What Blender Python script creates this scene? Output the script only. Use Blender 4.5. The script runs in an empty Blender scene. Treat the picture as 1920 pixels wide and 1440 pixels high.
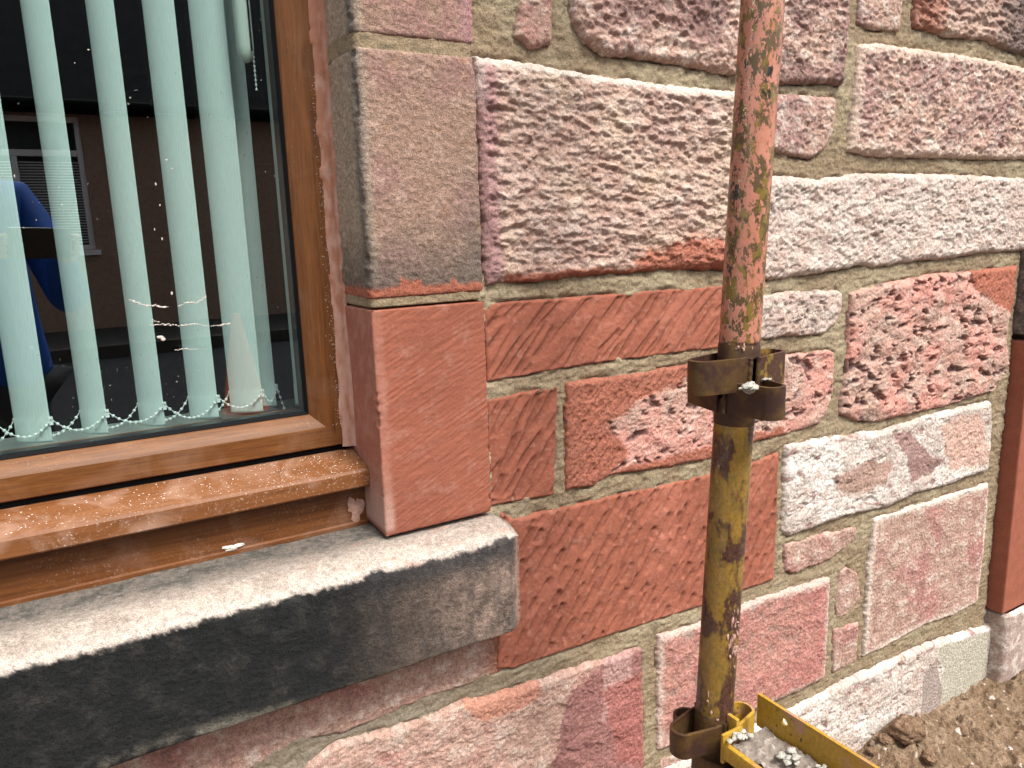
import bpy, math, random
import numpy as np
from mathutils import Vector, Matrix
R = math.radians
C = bpy.context.scene.collection
scene = bpy.context.scene

# ------------------------------------------------------------------ camera
F = 1442.0
YAW, PITCH, ROLL = -0.53584254, -0.19890744, 0.03174872
def _rot():
    ca, sa = math.cos(YAW), math.sin(YAW); cb, sb = math.cos(PITCH), math.sin(PITCH); cc, sc = math.cos(ROLL), math.sin(ROLL)
    Rz = np.array([[ca, -sa, 0], [sa, ca, 0], [0, 0, 1.]]); Rx = np.array([[1., 0, 0], [0, cb, -sb], [0, sb, cb]])
    Ry = np.array([[cc, 0, sc], [0, 1., 0], [-sc, 0, cc]])
    return Rz @ Rx @ Ry
CM = _rot()
CAM = np.array([0., -1.0, 1.28])
cam = bpy.data.cameras.new('camera'); co = bpy.data.objects.new('camera', cam); C.objects.link(co)
cam.sensor_width = 36.0; cam.lens = 36.0 * F / 1920.0; cam.clip_start = 0.004; cam.clip_end = 500
m3 = Matrix([[CM[i][0], CM[i][2], -CM[i][1]] for i in range(3)])
co.matrix_world = Matrix.Translation(CAM) @ m3.to_4x4()
scene.camera = co

# ------------------------------------------------------------------ light
SUN_EL, SUN_AZ = R(57), R(14)          # azimuth measured from the wall normal (-y) towards +x
w = bpy.data.worlds.new('World'); scene.world = w; w.use_nodes = True
nt = w.node_tree; nt.nodes.clear()
sky = nt.nodes.new('ShaderNodeTexSky'); sky.sky_type = 'NISHITA'; sky.sun_disc = False
sky.sun_elevation = SUN_EL; sky.sun_rotation = R(180) - SUN_AZ
sky.dust_density = 4.0; sky.air_density = 1.0; sky.ozone_density = 0.6
bg = nt.nodes.new('ShaderNodeBackground'); bg.inputs[1].default_value = 0.15
ow = nt.nodes.new('ShaderNodeOutputWorld')
hs = nt.nodes.new('ShaderNodeHueSaturation'); hs.inputs['Saturation'].default_value = .30; nt.links.new(sky.outputs[0], hs.inputs['Color']); nt.links.new(hs.outputs[0], bg.inputs[0]); nt.links.new(bg.outputs[0], ow.inputs[0])
sl = bpy.data.lights.new('sun', 'SUN'); sl.energy = 2.2; sl.angle = R(14); sl.color = (1.0, 0.95, 0.87)
so = bpy.data.objects.new('sun', sl); C.objects.link(so)
sd_ = Vector((math.sin(SUN_AZ) * math.cos(SUN_EL), -math.cos(SUN_AZ) * math.cos(SUN_EL), math.sin(SUN_EL)))
so.rotation_euler = sd_.to_track_quat('Z', 'Y').to_euler()
scene.view_settings.view_transform = 'Standard'; scene.view_settings.look = 'None'
scene.view_settings.gamma = 1.0; scene.view_settings.exposure = 0.86
scene.cycles.max_bounces = 8; scene.cycles.transparent_max_bounces = 12
scene.cycles.sample_clamp_indirect = 4.0
scene.cycles.use_denoising = True

# ------------------------------------------------------------------ helpers
def W(u, v, yr=1.0):
    """photo pixel -> world point on the plane at distance yr in front of the camera, parallel to the wall"""
    d = CM @ np.array([(u - 960) / F, 1.0, -(v - 720) / F]); return CAM + d * (yr / d[1])

_tabs = {}
def _tab(seed):
    if seed not in _tabs:
        r = np.random.RandomState(seed & 0x7fffffff)
        a = r.rand(256, 256) * 2 * np.pi
        _tabs[seed] = (np.cos(a), np.sin(a), r.rand(256, 256), r.rand(256, 256), r.rand(256, 256))
        if len(_tabs) > 60: _tabs.pop(next(iter(_tabs)))
    return _tabs[seed]
def perlin(x, y, seed=0):
    gx, gy = _tab(seed)[:2]
    xi = np.floor(x).astype(int); yi = np.floor(y).astype(int); fx = x - xi; fy = y - yi
    u = fx * fx * fx * (fx * (fx * 6 - 15) + 10); v = fy * fy * fy * (fy * (fy * 6 - 15) + 10)
    def g(i, j, dx, dy):
        a = (xi + i) & 255; b = (yi + j) & 255; return gx[a, b] * dx + gy[a, b] * dy
    n0 = g(0, 0, fx, fy) * (1 - u) + g(1, 0, fx - 1, fy) * u
    n1 = g(0, 1, fx, fy - 1) * (1 - u) + g(1, 1, fx - 1, fy - 1) * u
    return (n0 * (1 - v) + n1 * v) * 1.5
def fbm(x, y, seed=0, o=4, g=0.5):
    s = 0; a = 1; t = 0
    for i in range(o):
        s = s + a * perlin(x * 2 ** i + 7.3 * i, y * 2 ** i - 3.1 * i, seed + i); t += a; a *= g
    return s / t
def worley(x, y, seed=0):
    _, _, px, py, pv = _tab(seed)
    xi = np.floor(x).astype(int); yi = np.floor(y).astype(int)
    d1 = np.full(np.shape(x), 9.); d2 = d1.copy(); val = np.zeros(np.shape(x))
    for i in (-1, 0, 1):
        for j in (-1, 0, 1):
            a = (xi + i) & 255; b = (yi + j) & 255
            d = np.hypot(xi + i + px[a, b] - x, yi + j + py[a, b] - y)
            n = d < d1; d2 = np.where(n, d1, np.minimum(d2, d)); val = np.where(n, pv[a, b], val); d1 = np.where(n, d, d1)
    return d1, d2, val
def ss(a, b, x):
    t = np.clip((x - a) / (b - a), 0, 1); return t * t * (3 - 2 * t)
def mixc(c, d, t):
    return c * (1 - t[..., None]) + np.array(d) * t[..., None]

def mesh_grid(name, P, col, keep, mat, parent=None, smooth=True, sharp=False):
    """P (n,m,3) points, col (n,m,3), keep (n-1,m-1) bool -> one mesh object"""
    n, m = P.shape[:2]
    idx = np.arange(n * m).reshape(n, m)
    q = np.stack([idx[:-1, :-1], idx[1:, :-1], idx[1:, 1:], idx[:-1, 1:]], -1)
    q = q[keep] if keep is not None else q.reshape(-1, 4)
    used = np.unique(q); remap = np.full(n * m, -1); remap[used] = np.arange(len(used)); q = remap[q]
    V = P.reshape(-1, 3)[used]
    me = bpy.data.meshes.new(name)
    me.vertices.add(len(V)); me.vertices.foreach_set('co', V.astype(np.float32).ravel())
    me.loops.add(q.size); me.loops.foreach_set('vertex_index', q.astype(np.int32).ravel())
    me.polygons.add(len(q)); me.polygons.foreach_set('loop_start', np.arange(0, q.size, 4, dtype=np.int32))
    me.polygons.foreach_set('loop_total', np.full(len(q), 4, dtype=np.int32))
    me.update(calc_edges=True)
    me.polygons.foreach_set('use_smooth', np.full(len(q), smooth))
    if col is not None:
        a = me.color_attributes.new('Col', 'FLOAT_COLOR', 'POINT')
        c4 = np.ones((len(V), 4), dtype=np.float32); c4[:, :3] = np.clip(col.reshape(-1, 3)[used], 0.004, 0.95); a.data.foreach_set('color', c4.ravel())
    me.materials.append(mat)
    o = bpy.data.objects.new(name, me); C.objects.link(o)
    if parent: o.parent = parent
    return o

class MB:
    """collects simple solids into one mesh"""
    def __init__(s): s.v = []; s.f = []
    def add(s, vs, fs):
        k = len(s.v); s.v += [tuple(map(float, p)) for p in vs]; s.f += [tuple(i + k for i in f) for f in fs]; return s
    def box(s, a, b, M=None):
        (x0, y0, z0), (x1, y1, z1) = a, b
        vs = [(x0, y0, z0), (x1, y0, z0), (x1, y1, z0), (x0, y1, z0), (x0, y0, z1), (x1, y0, z1), (x1, y1, z1), (x0, y1, z1)]
        if M is not None: vs = [M @ Vector(p) for p in vs]
        return s.add(vs, [(0, 3, 2, 1), (4, 5, 6, 7), (0, 1, 5, 4), (1, 2, 6, 5), (2, 3, 7, 6), (3, 0, 4, 7)])
    def tube(s, pts, rad, n=16, caps=True):
        pts = [Vector(p) for p in pts]; rr = rad if isinstance(rad, (list, tuple)) else [rad] * len(pts)
        k = len(s.v); ref = None
        for i, p in enumerate(pts):
            t = (pts[min(i + 1, len(pts) - 1)] - pts[max(i - 1, 0)]).normalized()
            if ref is None: ref = t.orthogonal().normalized()
            ref = (ref - t * ref.dot(t)).normalized(); b = t.cross(ref)
            for j in range(n):
                a = 2 * math.pi * j / n; s.v.append(tuple(p + (ref * math.cos(a) + b * math.sin(a)) * rr[i]))
        for i in range(len(pts) - 1):
            for j in range(n):
                a, b2 = k + i * n + j, k + i * n + (j + 1) % n; s.f.append((a, b2, b2 + n, a + n))
        if caps:
            s.f.append(tuple(k + j for j in range(n))[::-1]); s.f.append(tuple(k + (len(pts) - 1) * n + j for j in range(n)))
        return s
    def ball(s, c, r, seed=0, n=10, rough=0.0, sc=(1, 1, 1)):
        rd = random.Random(seed); k = len(s.v); m = n // 2 + 1
        ph = [rd.random() * 6.28 for _ in range(6)]
        for i in range(m + 1):
            th = math.pi * i / m
            for j in range(n):
                a = 2 * math.pi * j / n
                d = 1 + rough * (math.sin(3 * th + ph[0]) * math.cos(2 * a + ph[1]) + 0.7 * math.sin(5 * th + 3 * a + ph[2]) + 0.5 * math.cos(7 * a + ph[3]) * math.sin(th))
                s.v.append((c[0] + sc[0] * r * d * math.sin(th) * math.cos(a), c[1] + sc[1] * r * d * math.sin(th) * math.sin(a), c[2] + sc[2] * r * d * math.cos(th)))
        for i in range(m):
            for j in range(n):
                a, b = k + i * n + j, k + i * n + (j + 1) % n; s.f.append((a, a + n, b + n, b))
        return s
    def sweep(s, prof, path, closed_prof=True):
        """prof: list of functions point(i_path)->xyz ; generic loft given list of rings"""
        k = len(s.v); n = len(path[0])
        for ring in path: s.v += [tuple(map(float, p)) for p in ring]
        for i in range(len(path) - 1):
            for j in range(n if closed_prof else n - 1):
                a, b = k + i * n + j, k + i * n + (j + 1) % n; s.f.append((a, b, b + n, a + n))
        if closed_prof:
            s.f.append(tuple(k + j for j in range(n))[::-1]); s.f.append(tuple(k + (len(path) - 1) * n + j for j in range(n)))
        return s
    def build(s, name, mat, parent=None, smooth=False, bevel=0, angle=35):
        me = bpy.data.meshes.new(name); me.from_pydata(s.v, [], s.f); me.validate(); me.update()
        import bmesh
        bm = bmesh.new(); bm.from_mesh(me); bmesh.ops.recalc_face_normals(bm, faces=bm.faces)
        if bevel: bmesh.ops.bevel(bm, geom=[e for e in bm.edges if e.is_manifold and e.calc_face_angle(0) > R(30)], offset=bevel, segments=2, affect='EDGES', profile=0.6)
        for f in bm.faces: f.smooth = smooth or bool(bevel)
        if smooth or bevel:
            for e in bm.edges:
                if len(e.link_faces) == 2 and e.calc_face_angle(0) > R(angle): e.smooth = False
        bm.to_mesh(me); bm.free()
        me.materials.append(mat)
        o = bpy.data.objects.new(name, me); C.objects.link(o)
        if parent: o.parent = parent
        return o
def empty(name, loc=(0, 0, 0)):
    o = bpy.data.objects.new(name, None); C.objects.link(o); o.empty_display_size = .05; return o
def tag(o, label=None, cat=None, group=None, kind=None):
    if label: o['label'] = label
    if cat: o['category'] = cat
    if group: o['group'] = group
    if kind: o['kind'] = kind
    return o

# ------------------------------------------------------------------ materials
class NM:
    def __init__(s, name):
        s.m = bpy.data.materials.new(name); s.m.use_nodes = True; s.t = s.m.node_tree
        s.b = s.t.nodes['Principled BSDF']; s.out = s.t.nodes['Material Output']
    def n(s, ty, **k):
        o = s.t.nodes.new(ty)
        for a, b in k.items(): setattr(o, a, b)
        return o
    def l(s, a, b): s.t.links.new(a, b)
    def coord(s, scale=(1, 1, 1)):
        tc = s.n('ShaderNodeTexCoord'); mp = s.n('ShaderNodeMapping'); mp.inputs['Scale'].default_value = scale
        s.l(tc.outputs['Object'], mp.inputs[0]); return mp.outputs[0]
    def noise(s, scale, detail=3, rough=.55, co=None, dist=0):
        o = s.n('ShaderNodeTexNoise'); o.inputs['Scale'].default_value = scale; o.inputs['Detail'].default_value = detail
        o.inputs['Roughness'].default_value = rough; o.inputs['Distortion'].default_value = dist
        s.l(co if co is not None else s.coord(), o.inputs['Vector']); return o.outputs[0]
    def ramp(s, fac, stops, interp='LINEAR'):
        o = s.n('ShaderNodeValToRGB'); o.color_ramp.interpolation = interp; e = o.color_ramp.elements
        while len(e) < len(stops): e.new(.5)
        for k, (p, c) in zip(e, stops):
            k.position = p; k.color = (c, c, c, 1) if isinstance(c, (int, float)) else (*c, 1)
        s.l(fac, o.inputs[0]); return o.outputs[0]
    def mix(s, fac, a, b, ty='MIX'):
        o = s.n('ShaderNodeMix', data_type='RGBA', blend_type=ty)
        for inp, val in ((0, fac), (6, a), (7, b)):
            if hasattr(val, 'is_linked') or hasattr(val, 'links'): s.l(val, o.inputs[inp])
            else: o.inputs[inp].default_value = val if isinstance(val, (int, float)) else (*val, 1)
        return o.outputs[2]
    def bump(s, h, strength=.3, dist=.001, prev=None):
        o = s.n('ShaderNodeBump'); o.inputs['Strength'].default_value = strength; o.inputs['Distance'].default_value = dist
        s.l(h, o.inputs['Height'])
        if prev is not None: s.l(prev, o.inputs['Normal'])
        s.l(o.outputs[0], s.b.inputs['Normal']); return o.outputs[0]
    def base(s, c, rough=.8, metal=0, spec=.5):
        if hasattr(c, 'links'): s.l(c, s.b.inputs['Base Color'])
        else: s.b.inputs['Base Color'].default_value = (*c, 1)
        if hasattr(rough, 'links'): s.l(rough, s.b.inputs['Roughness'])
        else: s.b.inputs['Roughness'].default_value = rough
        s.b.inputs['Metallic'].default_value = metal; s.b.inputs['Specular IOR Level'].default_value = spec
        return s.m
def plain(name, c, rough=.7, metal=0, spec=.5, var=.15, scale=30):
    k = NM(name); n = k.noise(scale)
    k.base(k.mix(1.0, c, k.ramp(n, [(.3, 1 - var), (.7, 1 + var)]), 'MULTIPLY'), rough, metal, spec); return k.m

def grain_mat(name, g0=.72, g1=1.28, scale=620, bs=.55, bd=.0012, spec=.25, speck=.0):
    k = NM(name); at = k.n('ShaderNodeAttribute', attribute_name='Col')
    n1 = k.noise(scale, 3, .7); n2 = k.noise(scale * .28, 3, .6)
    c = k.mix(1.0, at.outputs['Color'], k.ramp(n1, [(.28, g0), (.72, g1)]), 'MULTIPLY')
    c = k.mix(1.0, c, k.ramp(n2, [(.3, .5 + g0 / 2), (.7, .5 + g1 / 2)]), 'MULTIPLY')
    if speck:
        vo = k.n('ShaderNodeTexVoronoi'); vo.inputs['Scale'].default_value = 190; k.l(k.coord((1, 1, 1.2)), vo.inputs['Vector'])
        c = k.mix(k.ramp(vo.outputs['Distance'], [(.06, speck), (.16, 0.0)]), c, (.06, .04, .035))
    k.base(c, .92, 0, spec)
    a = k.bump(n2, bs, bd * 2.0); k.bump(n1, bs, bd, a)
    return k.m
M_stone = grain_mat('sandstone', .50, 1.50, 560, .9, .0015, .2, .6)
M_repair = grain_mat('red_repair_mortar', .86, 1.13, 800, .45, .0008, .15)
M_mortar = grain_mat('lime_mortar', .66, 1.34, 480, .95, .0018, .15, .5)
M_soil = grain_mat('soil', .5, 1.5, 300, 1.0, .004, .1)

PALE = np.array((.62, .54, .47)); PINK = np.array((.43, .28, .225)); RED = np.array((.305, .105, .066))
MAUVE = np.array((.265, .158, .14)); DARK = np.array((.055, .04, .038)); TAN = np.array((.47, .34, .255)); MORT = np.array((.285, .218, .140))

# ------------------------------------------------------------------ stone faces on the wall
def strokes(X, Z, ang, ln, wd, dep, spacing, seed, curve=0.0):
    """height loss from individual diagonal chisel strokes"""
    r = np.random.RandomState(seed); H = np.zeros_like(X)
    x0, x1, z0, z1 = X.min(), X.max(), Z.min(), Z.max(); dx = X[0, 1] - X[0, 0]; dz = Z[1, 0] - Z[0, 0]
    nx = int((x1 - x0) / spacing[0]) + 2; nz = int((z1 - z0) / spacing[1]) + 2
    for i in range(nx):
        for j in range(nz):
            if r.rand() < .10: continue
            cx = x0 + (i + (j % 2) * .5 + r.uniform(-.25, .25)) * spacing[0]; cz = z0 + (j + r.uniform(-.3, .3)) * spacing[1]
            a = ang + r.uniform(-.14, .14) + curve * (cz - z0); L = ln * r.uniform(.5, 1.35); wv = wd * r.uniform(.6, 1.4); d = dep * r.uniform(.4, 1.3)
            m = L * .75 + wv * 3
            i0, i1 = np.searchsorted(X[0], (cx - m, cx + m)); j0, j1 = np.searchsorted(Z[:, 0], (cz - m, cz + m))
            if i1 <= i0 or j1 <= j0: continue
            xs = X[j0:j1, i0:i1] - cx; zs = Z[j0:j1, i0:i1] - cz
            s = xs * math.cos(a) + zs * math.sin(a); t = -xs * math.sin(a) + zs * math.cos(a)
            t = t + .12 * wv * np.sin(s / L * 6 + r.rand() * 6)
            along = ss(L * .62, L * .3, np.abs(s)); q = t / wv
            prof = np.where(q > 0, np.exp(-(q / .45) ** 2), np.exp(-(q / 1.15) ** 2))
            H[j0:j1, i0:i1] = np.maximum(H[j0:j1, i0:i1], d * along * prof)
    return H

def rock_h(X, Z, seed, su=.038, sv=.0150, amp=.0068, tilt=-.12):
    u = X * math.cos(tilt) + Z * math.sin(tilt); v = -X * math.sin(tilt) + Z * math.cos(tilt)
    wx = fbm(X / .05, Z / .05, seed + 50, 2) * .9; a = perlin(u / su + wx, v / sv + wx * .8, seed)
    b = perlin(u / su * 1.3 + 5 + wx, v / sv + .55 * a + 3, seed + 1)
    rid = .75 - np.sqrt(b * b + .02) * 1.5
    c = perlin(u / su * 2.3, v / sv * 1.9 + .4 * b, seed + 2)
    big = fbm(X / .11, Z / .09, seed + 9, 2)
    return amp * (rid * .42 + .62 * a + .42 * c + .9 * big) + .0023 * fbm(X / .011, Z / .0075, seed + 3, 3, .65)
def peck_h(X, Z, seed, s=.017, amp=.008, ar=.8):
    wx = fbm(X / .03, Z / .03, seed + 40, 2) * .7
    d1, d2, v = worley(X / s + wx, Z / (s * ar) + wx * .6, seed)
    e1, e2, v2 = worley(X / (s * .52) + wx, Z / (s * .45) - wx, seed + 1)
    return amp * ((ss(.05, .9, d1) - .5) * (.15 + .75 * v * v) + .12 * (ss(0, .8, e1) - .5)) + .50 * rock_h(X, Z, seed + 20, .030, .0155, amp) + amp * .6 * fbm(X / .08, Z / .07, seed + 2, 2)
def pit_f(X, Z, seed, s): return fbm(X / s, Z / (s * .62), seed, 3, .6) + .28 * fbm(X / .12, Z / .10, seed + 17, 2)
def pit_h(X, Z, seed, s=.042, amp=.0075, thr=.17):
    a = pit_f(X, Z, seed, s); b = fbm(X / .09, Z / .06, seed + 7, 3)
    return -amp * ss(thr - .06, thr + .16, a) + .007 * b + .0026 * fbm(X / .035, Z / .022, seed + 4, 2) + .0008 * fbm(X / .009, Z / .007, seed + 3, 2)

wall = empty('stone_wall')
tag(wall, 'pink and red sandstone wall with freshly repaired blocks and tan mortar joints around the window', 'stone wall')
wseed = [100]
STONES = []; POLYS = []
def stone(pts, style, label, name='stone_block', ds=.0022, bulge=.012, rr=.02, inset=0.0, wob=.004, pal=None, masks=(), yf=1.0, mat=None, amp=1.0, ext=None):
    """pts: outline in photo pixels on the wall plane.  style gives relief + stain pattern"""
    wseed[0] += 13; sd0 = wseed[0]
    P = np.array([W(u, v, yf) for u, v in pts])[:, [0, 2]]
    if ext is not None: P = np.vstack([P, ]) + 0
    POLYS.append(P); lo = P.min(0) - .012; hi = P.max(0) + .012
    xs = np.arange(lo[0], hi[0], ds); zs = np.arange(lo[1], hi[1], ds); X, Z = np.meshgrid(xs, zs)
    # signed distance, inside positive
    D = np.full(X.shape, 9.); inside = np.zeros(X.shape, bool)
    for i in range(len(P)):
        a, b = P[i], P[(i + 1) % len(P)]; e = b - a; L2 = e @ e
        t = np.clip(((X - a[0]) * e[0] + (Z - a[1]) * e[1]) / L2, 0, 1)
        D = np.minimum(D, np.hypot(X - a[0] - t * e[0], Z - a[1] - t * e[1]))
        c = (a[1] > Z) != (b[1] > Z)
        with np.errstate(divide='ignore', invalid='ignore'):
            inside ^= c & (X < (b[0] - a[0]) * (Z - a[1]) / (b[1] - a[1] + 1e-12) + a[0])
    sd = np.where(inside, D, -D) + wob * fbm(X / .035, Z / .035, sd0, 3) + wob * .45 * perlin(X / .008, Z / .008, sd0 + 5) - inset
    big = fbm(X / .14, Z / .12, sd0 + 11, 3); med = fbm(X / .035, Z / .03, sd0 + 12, 4, .6); fin = fbm(X / .009, Z / .009, sd0 + 13, 3, .6)
    rr = rr * .55; t = np.clip(sd / rr, 0, 1); dome = np.sqrt(1 - (1 - t) ** 2)
    edge = ss(0, rr * 1.2, sd)
    one = np.ones(X.shape + (3,))
    mt = mat or M_stone
    if style == 'rock':
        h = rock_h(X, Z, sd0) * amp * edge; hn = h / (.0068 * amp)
        c = mixc(one * PINK * .93, TAN, ss(-.1, .5, big)); c = mixc(c, MAUVE * 1.1, ss(.1, .6, -big) * .6)
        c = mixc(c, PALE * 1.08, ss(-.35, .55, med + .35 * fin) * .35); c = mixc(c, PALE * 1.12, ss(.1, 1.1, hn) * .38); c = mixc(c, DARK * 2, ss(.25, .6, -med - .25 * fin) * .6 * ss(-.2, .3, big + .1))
    elif style == 'peck':
        h = peck_h(X, Z, sd0) * amp * edge
        c = mixc(one * PINK, MAUVE * 1.25, ss(-.2, .4, big)); c = mixc(c, PALE, ss(-.1, .55, med + .4 * fin) * .7)
        c = mixc(c, DARK * 2, ss(.2, .6, -med + .4 * fin) * .5); c = mixc(c, PALE * 1.1, ss(.15, .45, fin + .2 * med) * .45)
    elif style == 'pit':
        h = pit_h(X, Z, sd0) * amp * edge
        c = mixc(one * PINK * 1.05, np.array((.55, .27, .22)), ss(-.3, .3, big)); c = mixc(c, PALE, ss(-.05, .5, med) * .45)
        pit = ss(.12, .30, pit_f(X, Z, sd0, .042)); c = mixc(c, MAUVE * .8, pit * .7); c = mixc(c, DARK * 2.0, pit * ss(.0, .5, fin + .1) * .75)
    elif style == 'pale':
        h = (.75 * peck_h(X, Z, sd0, .02, .007) + .7 * pit_h(X, Z, sd0, .026, .005, .26)) * amp * edge
        c = mixc(one * np.array((.46, .35, .305)), PALE * .93, ss(-.3, .4, med + .5 * fin)); c = mixc(c, PINK * 1.05, ss(-.3, .5, big) * .6)
        c = mixc(c, DARK * 3, ss(.24, .45, pit_f(X, Z, sd0, .026)) * .6)
    elif style == 'white':
        h = (pit_h(X, Z, sd0, .05, .005, .3) * .8 + .12 * peck_h(X, Z, sd0 + 3, .02, .006)) * amp * edge
        c = mixc(one * np.array((.52, .45, .40)), (.70, .66, .61), ss(-.2, .3, big + .5 * med)); c = mixc(c, (.45, .33, .28), ss(.0, .4, fin - .3 * med) * .6); c = mixc(c, PINK * 1.25, ss(.05, .4, med) * .6)
        c = mixc(c, MAUVE * 1.1, ss(.22, .45, fbm(X / .04, Z / .028, sd0 + 30, 3, .6)) * .9); c = mixc(c, DARK * 2.5, ss(.3, .6, fin + .6 * med) * .6)
    elif style == 'smooth':
        h = (.0050 * big + .0032 * med + .0012 * fin) * amp * edge
        c = mixc(one * PINK * .98, np.array((.40, .20, .175)), ss(-.1, .45, big)); c = mixc(c, PALE, ss(.0, .5, med + .35 * fin) * .6)
        c = mixc(c, MAUVE * .85, ss(.1, .5, -med + .4 * fin) * .65)
    elif style == 'cleft':
        wv = np.abs(fbm(X / .12 + .6 * Z / .12, Z / .05, sd0 + 21, 3)); h = (.006 * wv + .003 * med + .0009 * fin) * amp * edge
        v = worley(X / .10 + med * .35, Z / .06 + med * .3, sd0 + 3)[2]; h += .003 * v * edge
        c = mixc(one * PINK * 1.08, np.array((.42, .21, .175)), ss(-.1, .5, big + .3 * med)); c = mixc(c, PALE * .95, ss(-.1, .45, med + .3 * fin) * .5); c = mixc(c, MAUVE, ss(.15, .5, -med) * .55)
    elif style in ('chisel', 'chisel_long', 'chisel_short'):
        mt = mat or M_repair
        if style == 'chisel_long': H = strokes(X, Z, R(45), .10, .0062, .0046, (.021, .055), sd0)
        elif style == 'chisel_short': H = strokes(X, Z, R(57), .046, .0062, .0052, (.026, .034), sd0)
        else: H = strokes(X, Z, R(57), .075, .0070, .0056, (.022, .05), sd0)
        h = (-H + .0009 * med + .0022 * big + .0004 * fin) * edge * amp
        c = mixc(one * RED, RED * .84, ss(-.3, .3, med)); c = mixc(c, RED * .68, ss(.0012, .004, H) * .85); c = mixc(c, RED * 1.12 + .012, ss(.0, .5, big + .3 * fin) * .7); c = mixc(c, (.40, .20, .15), ss(.05, .6, fin + .6 * med) * .38)  # grooves darker: wetter mortar, plus shade painted into the strokes
    if pal is not None: c = pal(c, X, Z, sd, big, med, fin)
    for (poly, colr, soft, stt) in masks:
        Q = np.array([W(u, v, yf) for u, v in poly])[:, [0, 2]]
        Dm = np.full(X.shape, 9.); ins = np.zeros(X.shape, bool)
        for i in range(len(Q)):
            a, b = Q[i], Q[(i + 1) % len(Q)]; e = b - a; L2 = e @ e
            tt = np.clip(((X - a[0]) * e[0] + (Z - a[1]) * e[1]) / L2, 0, 1)
            Dm = np.minimum(Dm, np.hypot(X - a[0] - tt * e[0], Z - a[1] - tt * e[1]))
            cc = (a[1] > Z) != (b[1] > Z); ins ^= cc & (X < (b[0] - a[0]) * (Z - a[1]) / (b[1] - a[1] + 1e-12) + a[0])
        s = np.where(ins, Dm, -Dm) + soft * .9 * med + soft * .5 * fin
        k = ss(-soft * .25, soft * .25, s)
        c = mixc(c, colr, k * .92)
        if stt == 'flat': h = h * (1 - .85 * k)
        elif stt == 'chisel': h = h * (1 - .8 * k) - strokes(X, Z, R(48), .04, .004, .0028, (.014, .03), sd0 + 2) * k * edge
    Y = (yf - 1) - bulge * .72 * dome - h - .0016 * perlin(X / .0052, Z / .0044, sd0 + 31) * edge * (.25 if mt is M_repair else 1)
    Y = np.where(sd < 0, (yf - 1) + np.clip(-sd / .0035, 0, 1) * .022 + .0, Y)
    Pn = np.stack([X, Y, Z], -1)
    kv = sd > -.006; keep = kv[:-1, :-1] | kv[1:, :-1] | kv[1:, 1:] | kv[:-1, 1:]
    o = mesh_grid(name, Pn, c, keep, mt, wall); o['label'] = label
    STONES.append(o); return o

def px(*a): return [(a[i], a[i + 1]) for i in range(0, len(a), 2)]
LT = -110   # outlines of the top row run on above the frame
# --- A : the big tooled block
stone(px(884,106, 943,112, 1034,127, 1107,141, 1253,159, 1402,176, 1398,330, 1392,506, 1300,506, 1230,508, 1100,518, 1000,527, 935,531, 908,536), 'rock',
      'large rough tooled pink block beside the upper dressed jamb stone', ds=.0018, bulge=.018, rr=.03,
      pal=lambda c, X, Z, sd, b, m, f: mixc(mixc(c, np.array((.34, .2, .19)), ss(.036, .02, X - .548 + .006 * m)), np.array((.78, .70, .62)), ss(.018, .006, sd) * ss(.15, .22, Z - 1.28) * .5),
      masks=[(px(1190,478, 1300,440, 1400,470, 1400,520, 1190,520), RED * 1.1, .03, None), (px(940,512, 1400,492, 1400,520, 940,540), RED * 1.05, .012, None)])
stone(px(1412,176, 1460,176, 1565,183, 1559,248, 1537,286, 1515,299, 1453,286, 1408,284), 'peck', 'small pale block right of the scaffold pole under the top course', bulge=.012, amp=.7,
      pal=lambda c, X, Z, sd, b, m, f: mixc(c, TAN * 1.25, .55 * ss(-.2, .4, m + (Z - 1.56) * 8)))
stone(px(1067,LT, 1067,44, 1089,80, 1129,104, 1234,117, 1373,143, 1468,158, 1574,160, 1585,60, 1592,LT), 'peck', 'long dark pecked block at the top of the wall behind the pole', bulge=.02, rr=.025, ds=.002,
      pal=lambda c, X, Z, sd, b, m, f: mixc(mixc(c, MAUVE * .8, ss(-.1, .35, b) * .7), (.22, .07, .055), ss(.03, .012, sd) * ss(.1, .3, m + .2) * ss(1.52, 1.44, Z)))
stone(px(979,LT, 975,0, 962,68, 990,95, 1030,86, 1037,0, 1040,LT), 'smooth', 'narrow upright packing stone between the jamb and the dark top block', bulge=.014, amp=1.2,
      pal=lambda c, X, Z, sd, b, m, f: mixc(c, TAN, .5 * ss(-.3, .3, m)))
stone(px(1606,LT, 1606,47, 1632,56, 1683,60, 1690,0, 1694,LT), 'peck', 'small square pink packing stone in the top course', bulge=.01, amp=.7)
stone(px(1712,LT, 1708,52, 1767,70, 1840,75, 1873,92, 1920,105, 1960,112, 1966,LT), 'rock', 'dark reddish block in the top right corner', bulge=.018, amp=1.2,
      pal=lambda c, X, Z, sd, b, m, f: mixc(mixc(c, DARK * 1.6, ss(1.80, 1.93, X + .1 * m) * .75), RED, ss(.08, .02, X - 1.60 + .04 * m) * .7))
stone(px(1604,84, 1640,82, 1730,94, 1803,104, 1860,115, 1925,129, 1960,134, 1952,301, 1920,300, 1840,299, 1730,296, 1621,293, 1585,283, 1592,219), 'peck', 'pink pecked block in the second course at the right', bulge=.018, rr=.026,
      pal=lambda c, X, Z, sd, b, m, f: mixc(c, np.array((.66, .52, .42)), ss(.03, .004, sd + .01 * m) * .6))
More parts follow.
